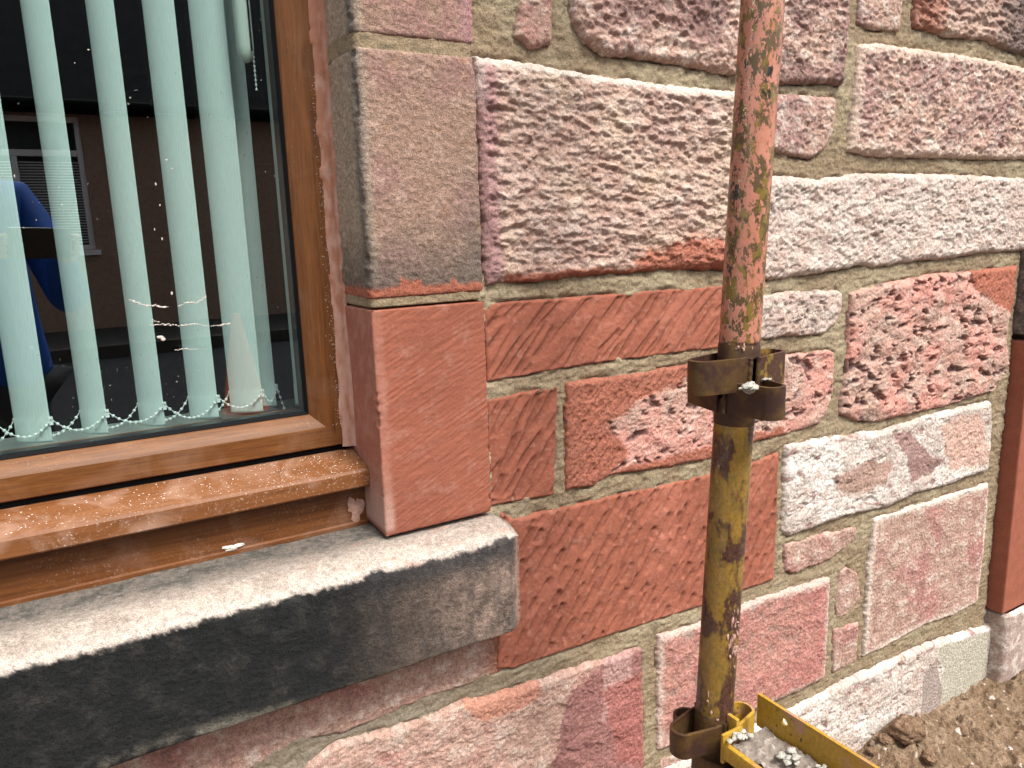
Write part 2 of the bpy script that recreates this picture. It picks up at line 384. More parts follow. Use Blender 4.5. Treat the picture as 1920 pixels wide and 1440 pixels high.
stone(px(1412,330, 1453,329, 1530,337, 1606,325, 1767,327, 1840,330, 1918,335, 1920,470, 1840,474, 1767,485, 1694,492, 1632,503, 1617,497, 1530,514, 1440,525, 1404,520), 'pale', 'long pale pitted block right of the pole in the third course', bulge=.018, rr=.026,
      pal=lambda c, X, Z, sd, b, m, f: mixc(c, np.array((.60, .52, .46)), .18 + .5 * ss(-.4, .4, m + .3 * f)))
# --- red repaired blocks
stone(px(904,572, 961,565, 1107,555, 1252,542, 1350,537, 1392,534, 1388,646, 1345,652, 1260,662, 1089,685, 912,716), 'chisel_long', 'long red block with diagonal chisel strokes in the course level with the window', bulge=.006, rr=.012, wob=.0018, ds=.0018)
stone(px(1404,556, 1435,552, 1475,547, 1565,542, 1577,549, 1575,575, 1563,608, 1541,626, 1428,635, 1400,636), 'pale', 'small whitish block just right of the pole above its socket', bulge=.012)
stone(px(912,748, 1045,724, 1037,927, 916,949), 'chisel', 'small square red block with steep chisel strokes', bulge=.006, rr=.01, wob=.0015, ds=.0016)
stone(px(1059,717, 1150,705, 1260,688, 1350,675, 1461,668, 1548,655, 1561,660, 1560,700, 1558,735, 1548,768, 1533,793, 1475,812, 1413,828, 1335,858, 1260,874, 1143,890, 1107,912, 1059,918), 'pit',
      'pink block with a red chiselled left end running behind the pole socket', bulge=.010, rr=.016, wob=.003, ds=.002, amp=1.0,
      masks=[(px(1040,700, 1300,660, 1300,705, 1190,752, 1130,800, 1180,845, 1100,930, 1040,930), RED, .02, 'chisel'), (px(1150,880, 1460,800, 1470,820, 1240,890, 1100,930), RED * 1.08, .014, 'flat')])
stone(px(935,958, 962,972, 1100,940, 1260,905, 1330,888, 1408,868, 1458,848, 1454,980, 1448,1086, 1390,1106, 1300,1139, 1140,1190, 960,1252, 930,1252), 'chisel_short', 'large red block with short diagonal chisel marks beside the stone sill', bulge=.008, rr=.012, wob=.0018, ds=.0017)
# --- right hand side
stone(px(1588,549, 1621,538, 1694,524, 1749,513, 1811,509, 1902,498, 1894,571, 1884,611, 1882,699, 1858,732, 1767,761, 1639,790, 1603,789, 1572,776, 1573,735, 1583,699), 'pit',
      'squarish pink block with dark pits and a red patched corner', bulge=.016, rr=.02, amp=1.5,
      pal=lambda c, X, Z, sd, b, m, f: mixc(c, np.array((.55, .25, .2)), .3 * ss(-.2, .4, b)), masks=[(px(1811,500, 1910,490, 1894,590, 1868,575, 1850,560, 1825,545), RED * 1.15, .008, 'chisel')])
stone(px(1470,834, 1548,819, 1657,804, 1730,779, 1852,750, 1855,793, 1847,881, 1767,910, 1712,925, 1657,950, 1585,965, 1475,1004, 1462,1000, 1465,900), 'white', 'long white washed block with purplish bare patches', bulge=.016, rr=.022, amp=1.0,
      masks=[(px(1668,812, 1700,808, 1735,850, 1760,860, 1740,885, 1700,900, 1690,860), MAUVE * 1.15, .012, None), (px(1572,885, 1620,862, 1665,868, 1650,905, 1600,925, 1560,915), PINK * .9, .014, None), (px(1755,800, 1830,770, 1845,870, 1770,880), PINK * 1.25, .03, None)])
stone(px(1468,1021, 1530,1002, 1603,988, 1603,1006, 1581,1028, 1548,1050, 1486,1074, 1468,1072), 'smooth', 'small wedge shaped pink stone under the white washed block', bulge=.008, rr=.012)
stone(px(1636,972, 1712,946, 1785,926, 1850,904, 1846,980, 1837,1061, 1829,1127, 1785,1152, 1730,1170, 1657,1211, 1616,1230, 1620,1150, 1626,1061), 'smooth', 'large square greyish pink block at the lower right', bulge=.010, rr=.014,
      pal=lambda c, X, Z, sd, b, m, f: mixc(c, PALE * 1.05, ss(.02, .004, sd + .008 * m) * .8))
stone(px(1585,1062, 1606,1073, 1612,1119, 1585,1152, 1566,1158, 1564,1119, 1574,1073), 'smooth', 'tiny tapering pink packing stone, upper of two between the big blocks', bulge=.006, rr=.01, wob=.002)
stone(px(1559,1179, 1607,1166, 1605,1238, 1560,1261), 'smooth', 'tiny pink packing stone, lower of two between the big blocks', bulge=.006, rr=.008, wob=.002)
stone(px(1231,1190, 1311,1165, 1402,1126, 1493,1097, 1553,1080, 1549,1180, 1543,1270, 1457,1310, 1340,1362, 1229,1405, 1229,1300), 'smooth', 'deep pink block behind the lower part of the pole', bulge=.012, rr=.018, amp=1.2,
      pal=lambda c, X, Z, sd, b, m, f: mixc(mixc(c, np.array((.43, .155, .13)), .62 * ss(-.6, .2, m)), PALE, ss(.022, .004, sd + .012 * m) * .55))
stone(px(1240,1440, 1330,1398, 1482,1327, 1585,1272, 1730,1207, 1852,1168, 1849,1240, 1840,1330, 1830,1430, 1500,1620, 1240,1700), 'white', 'long whitish footing stone with grey mortar patches just above the soil', bulge=.02, rr=.024,
      masks=[(px(1742,1210, 1846,1180, 1840,1300, 1752,1345, 1748,1290, 1760,1250), np.array((.43, .405, .33)), .010, 'flat'), (px(1722,1262, 1746,1228, 1756,1290, 1750,1350, 1716,1350), np.array((.33, .27, .24)), .006, 'flat')])
stone(px(520,1500, 578,1428, 633,1390, 779,1349, 870,1312, 925,1301, 997,1276, 1107,1239, 1199,1211, 1203,1330, 1204,1700, 300,2100), 'cleft', 'big pink riven block below the red one at the foot of the wall', bulge=.012, rr=.014, ds=.002,
      masks=[(px(1058,1300, 1120,1235, 1215,1200, 1215,1600, 1010,1600, 1030,1420), np.array((.27, .125, .115)), .03, None), (px(1125,1230, 1180,1215, 1170,1330, 1120,1350), np.array((.42, .26, .235)), .012, None), (px(860,1310, 1000,1270, 1010,1300, 900,1350), np.array((.50, .24, .17)), .015, None), (px(1120,1290, 1215,1250, 1215,1440, 1150,1420), np.array((.36, .14, .12)), .02, None)])
stone(px(1233,1424, 1330,1395, 1300,1460, 1236,1490), 'smooth', 'pale block end low down behind the pole foot', bulge=.005, rr=.01)
stone(px(-620,1900, -620,1600, 100,1395, 560,1260, 958,1150, 958,1250, 943,1254, 870,1283, 760,1322, 651,1371, 554,1389, 470,1440, 380,1500, 160,1640), 'smooth', 'thin pink stone directly under the dark window sill', bulge=.004, rr=.008, ds=.002,
      pal=lambda c, X, Z, sd, b, m, f: mixc(c, RED * .8, ss(.50, .56, X + .02 * m) * .9))
stone(px(-620,2300, -620,1960, 160,1680, 390,1530, 480,1490, 440,1600, 150,2300), 'cleft', 'lowest pink block under the left end of the window', bulge=.008, rr=.012, ds=.0035)

# --- mortar bed behind every stone, with its own hand-pointed relief
def mortar_sheet():
    ds = .003
    xs = np.arange(-.75, 2.06, ds); zs = np.arange(-.12, 1.83, ds); X, Z = np.meshgrid(xs, zs)
    b = fbm(X / .12, Z / .12, 901, 3); m = fbm(X / .03, Z / .02, 902, 4, .6); f = fbm(X / .008, Z / .006, 903, 3, .65)
    dr = perlin(X / .035 + Z / .05, Z / .006, 905)
    SD = np.full(X.shape, -.05)
    for P in POLYS:
        i0, i1 = np.searchsorted(xs, (P[:, 0].min() - .03, P[:, 0].max() + .03)); j0, j1 = np.searchsorted(zs, (P[:, 1].min() - .03, P[:, 1].max() + .03))
        if i1 <= i0 or j1 <= j0: continue
        x, z = X[j0:j1, i0:i1], Z[j0:j1, i0:i1]; D = np.full(x.shape, 9.); ins = np.zeros(x.shape, bool)
        for i in range(len(P)):
            a, b_ = P[i], P[(i + 1) % len(P)]; e = b_ - a
            t = np.clip(((x - a[0]) * e[0] + (z - a[1]) * e[1]) / (e @ e), 0, 1); D = np.minimum(D, np.hypot(x - a[0] - t * e[0], z - a[1] - t * e[1]))
            cc = (a[1] > z) != (b_[1] > z); ins ^= cc & (x < (b_[0] - a[0]) * (z - a[1]) / (b_[1] - a[1] + 1e-12) + a[0])
        SD[j0:j1, i0:i1] = np.maximum(SD[j0:j1, i0:i1], np.where(ins, D, -D))
    sdn = SD + .003 * m
    Y = -.0012 - .0042 * b - .0042 * m - .0028 * f - .0011 * dr
    Y = Y + .013 * ss(.004, .012, SD) + .0045 * np.exp(-((sdn + .0005) / .0028) ** 2) * ss(-.15, .25, fbm(X / .05, Z / .05, 907, 2))
    c = mixc(np.ones(X.shape + (3,)) * MORT, (.345, .285, .19), ss(-.2, .4, b)); c = mixc(c, (.18, .14, .085), ss(.1, .5, -m) * .7)
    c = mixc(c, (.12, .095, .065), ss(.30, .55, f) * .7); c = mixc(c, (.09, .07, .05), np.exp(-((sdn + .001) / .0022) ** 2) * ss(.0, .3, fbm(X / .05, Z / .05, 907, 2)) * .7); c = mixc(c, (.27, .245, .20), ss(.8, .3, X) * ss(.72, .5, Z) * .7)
    hole = (X < .45) & (Z > .66)
    k = ~hole; keep = k[:-1, :-1] & k[1:, 1:]
    o = mesh_grid('mortar_joints', np.stack([X, Y, Z], -1), c, keep, M_mortar, wall); o['label'] = 'tan lime mortar pointing between the stones'
mortar_sheet()

# ------------------------------------------------------------------ dressed blocks that turn a corner
def resample(path, ds, rads):
    """polyline with rounded inner vertices -> dense points, arclength"""
    pts = [np.array(path[0], float)]
    for i in range(1, len(path) - 1):
        p, a, b = np.array(path[i], float), np.array(path[i - 1], float), np.array(path[i + 1], float)
        r = rads[i - 1]; u = (a - p) / np.linalg.norm(a - p); v = (b - p) / np.linalg.norm(b - p)
        for t in np.linspace(0, 1, 9): pts.append((p + u * r) * (1 - t) ** 2 + 2 * p * t * (1 - t) + (p + v * r) * t * t)
    pts.append(np.array(path[-1], float)); pts = np.array(pts)
    L = np.r_[0, np.cumsum(np.linalg.norm(np.diff(pts, axis=0), axis=1))]
    s = np.linspace(0, L[-1], max(8, int(L[-1] / ds)))
    return np.stack([np.interp(s, L, pts[:, k]) for k in range(2)], -1), s
def wrap_block(name, label, path, rads, h0, h1, axis, fn, mat, ds=.0022, rend=.006, rend1=None, flip=1, round0=True):
    """path lies in the plane across `axis`; displaced outward along its normal. fn(S,T,A,B)->(h,col)"""
    rend1 = rend if rend1 is None else rend1
    p, s = resample(path, ds, rads); t = np.arange(h0, h1 + ds * .5, ds)
    tg = np.gradient(p, axis=0); tg /= np.linalg.norm(tg, axis=1)[:, None]; nr = np.stack([tg[:, 1], -tg[:, 0]], -1) * flip
    S, T = np.meshgrid(s, t); A = np.broadcast_to(p[:, 0], S.shape); B = np.broadcast_to(p[:, 1], S.shape)
    h, c = fn(S, T, A, B)
    nz = .0015 * fbm(S / .03, T / .03, 77, 3)
    for e, r in (((T - h0) + nz, rend), ((h1 - T) + nz, rend1)):
        q = np.clip(e / r, 0, 1); h = h * q - r * (1 - np.sqrt(1 - (1 - q) ** 2))
    h[0] = -.014 if round0 else h[0]; h[-1] = -.014
    a2 = A + nr[:, 0] * h; b2 = B + nr[:, 1] * h
    P = np.stack([a2, b2, T], -1) if axis == 'z' else np.stack([T, a2, b2], -1)
    o = mesh_grid(name, P, c, None, mat, wall); o['label'] = label; return o

ZT, ZB = 1.28 - .4225, None
def jamb_fn(kind, seed):
    def fn(S, T, A, B):
        big = fbm(S / .12, T / .12, seed, 3); med = fbm(S / .03, T / .03, seed + 1, 4, .6); fin = fbm(S / .008, T / .007, seed + 2, 3, .65)
        one = np.ones(S.shape + (3,)); onf = ss(.375, .385, A)          # on the face
        cor = np.exp(-((A - .372) / .012) ** 2) * (B < -.0)
        if kind == 'red':
            st = fbm((S * math.cos(.45) + T * math.sin(.45)) / .06, (-S * math.sin(.45) + T * math.cos(.45)) / .0035, seed + 4, 3, .6)
            cr = fbm(S / .05, T / .006, seed + 6, 2)
            h = .0012 * st * onf + .0012 * big + .0005 * med + .0003 * cr
            c = mixc(one * RED * .97, RED * .86, ss(-.3, .3, big + .4 * med)); c = mixc(c, RED * 1.15 + .01, ss(0, .6, st) * .45); c = mixc(c, (.40, .21, .16), ss(.0, .6, med + .5 * fin) * .4)
            c = mixc(c, np.array((.40, .19, .14)), (1 - onf) * (.35 + .4 * ss(-.2, .3, med)))
            c = mixc(c, np.array((.50, .36, .31)), ss(.95, .875, T + .02 * med) * ss(.06, .13, B + .13) * (1 - onf) * .6)
            # old stone hem at the foot
            c = mixc(c, RED * .75, ss(.012, .0, T - ZT))
        else:
            ln = fbm(S / .02, T / .006 + .3 * S / .006, seed + 4, 3, .6)
            h = .0016 * big + .0018 * med + .0011 * fin + .0012 * ln
            c = mixc(one * np.array((.305, .20, .152)), (.285, .17, .145), ss(-.1, .4, big)); c = mixc(c, (.42, .30, .24), ss(0, .5, med + .3 * fin) * .55)
            c = mixc(c, (.37, .21, .12), ss(.25, .6, fbm(S / .02, T / .02, seed + 8, 3)) * .4)
            c = mixc(c, (.38, .31, .23), (1 - onf) * ss(.30, .36, A + (.98 - 1 - B) * 0) * .7)
            c = mixc(c, (.085, .08, .078), np.exp(-((S - (S.max() - .2155)) / .0105) ** 2) * (.72 + .3 * med))
            if kind == 'soot':
                c = mixc(c, (.105, .085, .072), ss(1.32, 1.20, T + .03 * med) * (.78 + .3 * fin)); c = mixc(c, (.14, .118, .10), ss(.47, .54, A) * ss(1.45, 1.25, T) * .5)
                c = mixc(c, RED * 1.1, ss(.019, .012, T - zB - .006 * med - .010 * ss(.2, .4, perlin(S / .02, T * 0 + .5, seed + 9))))
            if kind == 'top':
                c = mixc(c, (.28, .13, .13), ss(-.1, .3, med) * onf * .5); c = mixc(c, (.36, .20, .20), ss(.51, .53, A) * .8)
        h = h - .0045 * np.exp(-((S - (S.max() - .2145)) / .006) ** 2) * ss(.15, .5, fbm(T / .03, T * 0 + 1.5, seed + 15, 3)) - .003 * np.exp(-((A - .539) / .004) ** 2) * ss(.1, .5, fbm(T / .025, T * 0 + 4.5, seed + 16, 3))
        return h, c
    return fn
JX0, JX1, YF = .3665, .539, -.02
zA = W(800, 94, .98)[2]; zB = W(800, 556, .98)[2]; zC = W(800, 574, .98)[2]
jp = [(JX0 + .003, .16), (JX0, YF), (JX1, YF), (JX1 + .001, .02)]
wrap_block('jamb_stone', 'dressed purplish jamb stone at the top left of the wall', jp, (.012, .004), zA + .012, 1.86, 'z', jamb_fn('top', 300), M_stone, rend=.007, flip=1)
wrap_block('jamb_stone', 'weathered brown jamb stone with a thin red patch along its foot', jp, (.013, .003), zB, zA - .002, 'z', jamb_fn('soot', 320), M_stone, rend=.006, flip=1)
wrap_block('jamb_stone', 'smooth red repaired jamb stone standing on the window sill', jp, (.003, .002), 1.28 - .4245, zC + .001, 'z', jamb_fn('red', 340), M_repair, ds=.0018, rend=.002, flip=1)
def plainm(S, T, A, B):
    m = fbm(S / .02, T / .01, 5, 4); return .0015 * m, mixc(np.ones(S.shape + (3,)) * MORT * 1.05, (.21, .17, .11), ss(0, .5, m))
for (a, b) in ((zA - .008, zA + .018), (zB - .012, zB + .006)):
    jo = [(JX0 + .002, .15), (JX0 + .002, YF + .002), (JX1 - .004, YF + .002), (JX1 - .004, .02)]
    wrap_block('jamb_joint', 'thin mortar joint between jamb stones', jo, (.01, .003), a, b, 'z', plainm, M_mortar, rend=.001, flip=1)

# stone window sill : path runs back-top -> front edge -> face -> under
SZ = 1.28
def sill_fn(S, T, A, B):
    big = fbm(T / .15, S / .12, 411, 3); med = fbm(T / .03, S / .03, 412, 4, .6); fin = fbm(T / .008, S / .008, 413, 3, .65)
    one = np.ones(S.shape + (3,)); top = ss(.0, .006, B - (SZ - .455) - .008 * med - .006 * fin - .008 * ss(.3, .55, T) * fbm(T / .05, T * 0, 425, 3) - .006 * ss(.2, .5, perlin(T / .05, S * 0, 420)))
    chip = ss(.3, .6, perlin(T / .045 + 2.2, S * 0 + .5, 421)) * np.exp(-((B - (SZ - .449)) / .009) ** 2) * .006
    h = .0016 * big + .0012 * med + .0006 * fin - chip
    c = mixc(one * np.array((.31, .255, .215)), (.43, .365, .31), ss(-.3, .3, med + .5 * big))
    c = mixc(c, (.52, .455, .40), np.exp(-((B - (SZ - .448)) / .009) ** 2) * .8); c = mixc(c, (.20, .16, .13), ss(.35, .6, fin + .4 * med) * .5)
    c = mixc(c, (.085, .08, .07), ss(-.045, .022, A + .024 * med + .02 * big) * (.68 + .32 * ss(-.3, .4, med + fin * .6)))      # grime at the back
    c = mixc(c, (.50, .26, .2), ss(.25, .5, fbm(T / .05, S / .02, 430, 3)) * .5 * ss(.3, .5, T + .3 * big + .1))
    # soot crust on the face, wearing off to the right and along the foot
    soot = mixc(one * np.array((.014, .0155, .016)), (.028, .028, .026), ss(-.1, .45, med))
    soot = mixc(soot, (.13, .12, .095), ss(.4, .75, fin + .4 * med) * .25)
    right = ss(.22, .50, T + .05 * big + .03 * med)
    st = fbm(T / .022 + .4 * med, S / .09, 432, 4)
    wornc = mixc(one * np.array((.125, .095, .078)), (.29, .215, .175), ss(-.35, .35, med + .4 * fin) * ss(.30, .54, T)); wornc = mixc(wornc, (.04, .04, .04), ss(.15, .45, st + .5 * med) * .5)
    wornc = mixc(wornc, (.045, .045, .048), ss(SZ - .50, SZ - .462, B + .01 * med) * .85)
    face = mixc(soot, (0, 0, 0), np.zeros(S.shape)); face = soot * (1 - right[..., None]) + wornc * right[..., None]
    face = mixc(face, (.34, .31, .25), ss(SZ - .575, SZ - .60, B + .018 * med + .02 * ss(.05, .3, T)) * ss(-.05, .25, T + .3 * med) * .8)
    c = face * (1 - top[..., None]) + c * top[..., None]
    c = mixc(c, (.42, .25, .19), ss(.545, .557, T) * .7 * (1 - top))
    return h, c
sp = [(.11, SZ - .4275), (-.035, SZ - .430), (-.0725, SZ - .4465), (-.0705, SZ - .6035), (.05, SZ - .612)]
wrap_block('window_sill_stone', 'projecting stone sill, pale on top with a black soot crust on its face', sp, (.02, .010, .008), -.85, .5635, 'x', sill_fn, M_stone, rend=.012, rend1=.030, flip=1)

# right hand dressed window margin (next opening) and its footing
def pil_fn(dark):
    def fn(S, T, A, B):
        big = fbm(S / .12, T / .12, 510, 3); med = fbm(S / .03, T / .03, 511, 4, .6); fin = fbm(S / .008, T / .007, 512, 3, .6); one = np.ones(S.shape + (3,))
        if dark == 2: c = mixc(one * np.array((.36, .27, .23)), (.60, .53, .48), ss(-.2, .4, med)); return .002 * big + .0012 * med, c
        if dark == 1: c = mixc(one * np.array((.14, .11, .10)), (.28, .21, .19), ss(0, .5, fin + med)); return .002 * big + .002 * med + .001 * fin, c
        return .001 * big + .0004 * med, mixc(one * RED * 1.02, RED * .9, ss(-.3, .3, med))
    return fn
PX = 2.062
pp = [(PX, .03), (PX + .003, -.042), (PX + .20, -.042), (PX + .202, .03)]
zp1 = W(1893, 1148, .958)[2]; zp2 = W(1905, 645, .958)[2]
wrap_block('margin_stone', 'smooth red dressed margin stone at the right end of the wall', pp, (.003, .003), zp1 + .003, zp2, 'z', pil_fn(0), M_repair, ds=.003, rend=.002)
wrap_block('margin_stone', 'dark weathered margin stone above the red one at the right end', pp, (.008, .006), zp2 + .012, 1.86, 'z', pil_fn(1), M_stone, ds=.003, rend=.004)
wrap_block('margin_footing', 'pale footing block below the red margin stone', [(PX + .006, .03), (PX + .012, -.055), (PX + .22, -.055), (PX + .222, .03)], (.02, .01), -.12, zp1 - .001, 'z', pil_fn(2), M_stone, ds=.003, rend=.006)

# ------------------------------------------------------------------ window
def wood_mat(name, along, lo=(.155, .056, .012), hi=(.30, .122, .032), dust=.5, seed=0.0, gloss=.38):
    k = NM(name); sc = {'x': (9, 120, 160), 'z': (150, 120, 9)}[along]
    co = k.coord(sc); n = k.noise(1.0, 5, .65, co, 1.2); n2 = k.noise(4.0, 3, .6)
    c = k.mix(k.ramp(n, [(.30, 0.0), (.66, 1.0)]), lo, hi)
    c = k.mix(k.ramp(k.noise(.35, 4, .7, k.coord(tuple(q * 4 for q in sc))), [(.52, 0.0), (.72, .45)]), c, tuple(v * .45 for v in lo))
    # pink mortar dust, wiped on in smears and specks
    sm = k.ramp(k.noise(14, 4, .62, None, .8), [(.50, 0.0), (.76, dust)])
    grit = k.ramp(k.noise(330, 2, .6), [(.60, 0.0), (.70, dust * .9)])
    msk = k.mix(1.0, grit, k.ramp(k.noise(9, 3), [(.42, 0.0), (.62, 1.0)]), 'MULTIPLY')
    c = k.mix(sm, c, (.40, .25, .18)); c = k.mix(msk, c, (.52, .40, .32))
    k.base(c, k.ramp(sm, [(0, gloss + .14), (.5, .85)]), 0, .35)
    k.bump(n, .12, .0006); return k.m
M_wx = wood_mat('golden_oak_foil_horizontal', 'x', (.095, .031, .007), (.185, .070, .016), dust=.2); M_wz = wood_mat('golden_oak_foil_vertical', 'z', (.095, .031, .007), (.175, .066, .015), dust=.12)
M_wcill = wood_mat('golden_oak_cill', 'x', (.15, .052, .015), (.22, .085, .028), dust=.7); M_wfas = wood_mat('golden_oak_fascia', 'x', (.095, .030, .007), (.16, .056, .014), dust=.3)
win = empty('window')
tag(win, 'brown wood-grain framed window with clear double glazing, left of the dressed jamb', 'window')
def yr(v): return v - 1.0
XO, ZO, XL, ZH = .3595, SZ - .312, -1.25, SZ + 1.0
prof = [(0, yr(1.170)), (0, yr(1.1025)), (.002, yr(1.1)), (.031, yr(1.1)), (.0335, yr(1.1012)), (.0495, yr(1.119)), (.0505, yr(1.121)), (.0505, yr(1.170))]
def member(name, mat, c0, c1, dirs):
    """stile or rail between two mitred corners; dirs = inward vectors at each end"""
    rings = []
    for (cx, cz), (ix, iz) in zip((c0, c1), dirs): rings.append([(cx + d * ix, y, cz + d * iz) for d, y in prof])
    return MB().sweep(None, rings).build(name, mat, win, True, 0, 25)
cBR, cTR, cBL, cTL = (XO, ZO), (XO, ZH), (XL, ZO), (XL, ZH)
member('frame_stile', M_wz, cBR, cTR, ((-1, 1), (-1, -1))); member('frame_stile', M_wz, cTL, cBL, ((1, -1), (1, 1)))
member('frame_rail', M_wx, cBL, cBR, ((1, 1), (-1, 1))); member('frame_rail', M_wx, cTR, cTL, ((-1, -1), (1, -1)))
M_gask_gap = plain('black_gasket_and_gap_shade', (.005, .005, .006), .8, 0, .12)
pg0 = prof
def gasket():
    b = MB(); pr = [(.0500, yr(1.1195)), (.0505, yr(1.1185)), (.0535, yr(1.1215)), (.0545, yr(1.1255)), (.0505, yr(1.1255))]
    for c0, c1, d in ((cBR, cTR, ((-1, 1), (-1, -1))), (cTL, cBL, ((1, -1), (1, 1))), (cBL, cBR, ((1, 1), (-1, 1))), (cTR, cTL, ((-1, -1), (1, -1)))):
        b.sweep(None, [[(cx + q * ix, y, cz + q * iz) for q, y in pr] for (cx, cz), (ix, iz) in zip((c0, c1), d)])
    b.build('glazing_gasket', M_gask_gap, win, True)
gasket()
def glass_mat(name, refl, tint):
    k = NM(name); nt = k.t
    ge = k.n('ShaderNodeNewGeometry'); dt = k.n('ShaderNodeVectorMath', operation='DOT_PRODUCT'); k.l(ge.outputs['Normal'], dt.inputs[0]); k.l(ge.outputs['Incoming'], dt.inputs[1])
    ab = k.n('ShaderNodeMath', operation='ABSOLUTE'); k.l(dt.outputs['Value'], ab.inputs[0]); om = k.n('ShaderNodeMath', operation='SUBTRACT'); om.inputs[0].default_value = 1.0; k.l(ab.outputs[0], om.inputs[1])
    fr = k.n('ShaderNodeMath', operation='POWER'); k.l(om.outputs[0], fr.inputs[0]); fr.inputs[1].default_value = 5.0   # Schlick, the same from both sides
    mp = k.n('ShaderNodeMapRange'); mp.inputs[1].default_value = 0; mp.inputs[2].default_value = 1; mp.inputs[3].default_value = refl; mp.inputs[4].default_value = 1.0
    k.l(fr.outputs[0], mp.inputs[0])
    tr = k.n('ShaderNodeBsdfTransparent'); tr.inputs[0].default_value = (*tint, 1)
    gl = k.n('ShaderNodeBsdfGlossy'); gl.inputs['Roughness'].default_value = .0; gl.inputs[0].default_value = (.96, .98, 1, 1)
    mx = k.n('ShaderNodeMixShader'); k.l(mp.outputs[0], mx.inputs[0]); k.l(tr.outputs[0], mx.inputs[1]); k.l(gl.outputs[0], mx.inputs[2])
    # dried splashes and fine dust on the outer face
    d1 = k.ramp(k.noise(160, 2, .6), [(.70, 0.0), (.735, .8)]); d2 = k.ramp(k.noise(7, 3, .6), [(.50, 0.0), (.66, 1.0)])
    dm = k.mix(1.0, d1, d2, 'MULTIPLY'); df = k.n('ShaderNodeBsdfDiffuse'); df.inputs[0].default_value = (.6, .56, .52, 1)
    mx2 = k.n('ShaderNodeMixShader'); k.l(dm, mx2.inputs[0]); k.l(mx.outputs[0], mx2.inputs[1]); k.l(df.outputs[0], mx2.inputs[2])
    k.l(mx2.outputs[0], k.out.inputs[0]); return k.m
M_glass = glass_mat('window_glass', .20, (.88, 1.0, .975)); M_glass2 = glass_mat('inner_glass', .05, (.99, 1.0, 1.0))
gx0, gx1, gz0, gz1 = XL + .051, XO - .051, ZO + .051, ZH - .051
b = MB().add([(gx0, yr(1.125), gz0), (gx1, yr(1.125), gz0), (gx1, yr(1.125), gz1), (gx0, yr(1.125), gz1)], [(0, 1, 2, 3)])
b.build('outer_pane', M_glass, win)
b = MB().add([(gx0, yr(1.1450), gz0), (gx1, yr(1.1450), gz0), (gx1, yr(1.1450), gz1), (gx0, yr(1.1450), gz1)], [(0, 1, 2, 3)])
b.build('inner_pane', M_glass2, win)
M_alu = plain('dark_spacer', (.03, .032, .034), .4, .3)
b = MB(); b.box((gx1 - .004, yr(1.1275), gz0), (gx1 + .0005, yr(1.1435), gz1)); b.box((gx0, yr(1.1275), gz0), (gx1 - .0045, yr(1.1435), gz0 + .004))
b.build('spacer_bar', M_alu, win)
# timber-look cill in front of the frame and its fascia board
def ext_x(name, pr, x0, x1, mat, bev=0, parent=win, sm=True):
    return MB().sweep(None, [[(x, y, z) for y, z in pr] for x in (x0, x1)]).build(name, mat, parent, sm, 0, 28)
nose = [(yr(1.135), SZ - .3215), (yr(1.100), SZ - .3215), (yr(1.040), SZ - .3325), (yr(1.0345), SZ - .3345), (yr(1.0320), SZ - .3385), (yr(1.0325), SZ - .3595), (yr(1.0345), SZ - .3620), (yr(1.059), SZ - .3620), (yr(1.135), SZ - .3620)]
ext_x('cill', nose, -1.25, .3665, M_wcill)
fas = [(yr(1.125), SZ - .3625), (yr(1.0615), SZ - .3625), (yr(1.0600), SZ - .3640), (yr(1.0595), SZ - .4215), (yr(1.0565), SZ - .4235), (yr(1.0565), SZ - .4290), (yr(1.125), SZ - .4290)]
ext_x('cill_fascia', fas, -1.25, .3675, M_wfas)
ext_x('gap_shade_strip', [(yr(1.108), SZ - .312), (yr(1.108), SZ - .3225), (yr(1.135), SZ - .3225), (yr(1.135), SZ - .312)], -1.25, .3585, M_gask_gap)  # solid black strip stands in for the shade under the frame
# sealant bead between frame and reveal
M_seal = grain_mat('pinkish_sealant', .93, 1.07, 300, .2, .0008, .4)
def sealant():
    ts = np.arange(SZ - .315, SZ + .58, .0022); us = np.linspace(0, 1, 9); U, T = np.meshgrid(us, ts)
    wv = fbm(T / .07, T * 0, 601, 3); wd = .0135 + .0045 * wv + .003 * ss(.2, .45, perlin(T / .03, T * 0 + 3, 604))
    x1 = .3690; x0 = x1 - wd - .004; X = x0 + (x1 - x0) * U
    Y = yr(1.1005) - (.0015 + .0045 * np.sin(U * np.pi * .62) ** .8 * (1 + .35 * fbm(T / .02, U, 602, 2))); Y[:, 0] = yr(1.1004); Y[:, -1] = yr(1.086)
    m = fbm(T / .03, U * 2, 603, 3)
    c = mixc(np.ones(U.shape + (3,)) * np.array((.40, .185, .115)), (.50, .30, .23), ss(-.2, .4, m + (SZ + .1 - T) * .8))
    o = mesh_grid('sealant_bead', np.stack([X, Y, T], -1), c, None, M_seal, win)
sealant()
# smears and lumps of repair mortar left on the joinery
M_lump = grain_mat('dried_mortar_lumps', .8, 1.2, 500, .6, .001, .2)
M_pale = plain('pale_dried_mortar', (.62, .55, .49), .9, 0, .2, .25, 300); M_pinkd = plain('pink_dried_mortar', (.45, .27, .215), .9, 0, .2, .2, 200)
def crumbs(name, n, fn, mat, parent, seed, r=(.0006, .0017)):
    rd = random.Random(seed); b = MB()
    for i in range(n):
        p = fn(rd); q = rd.uniform(*r); b.ball((p[0], p[1], p[2] + q * .4), q, rd.randrange(9999), 6, .25, (rd.uniform(.8, 1.5), rd.uniform(.8, 1.5), rd.uniform(.5, .8)))
    o = b.build(name, mat, parent, True); return o
def on_cill(rd):
    x = .36 - abs(rd.gauss(0, .28)) if rd.random() < .6 else rd.uniform(-.5, .36); y = rd.uniform(1.036, 1.10); return (x, yr(y), SZ - .3215 - (1.1 - y) * .183)
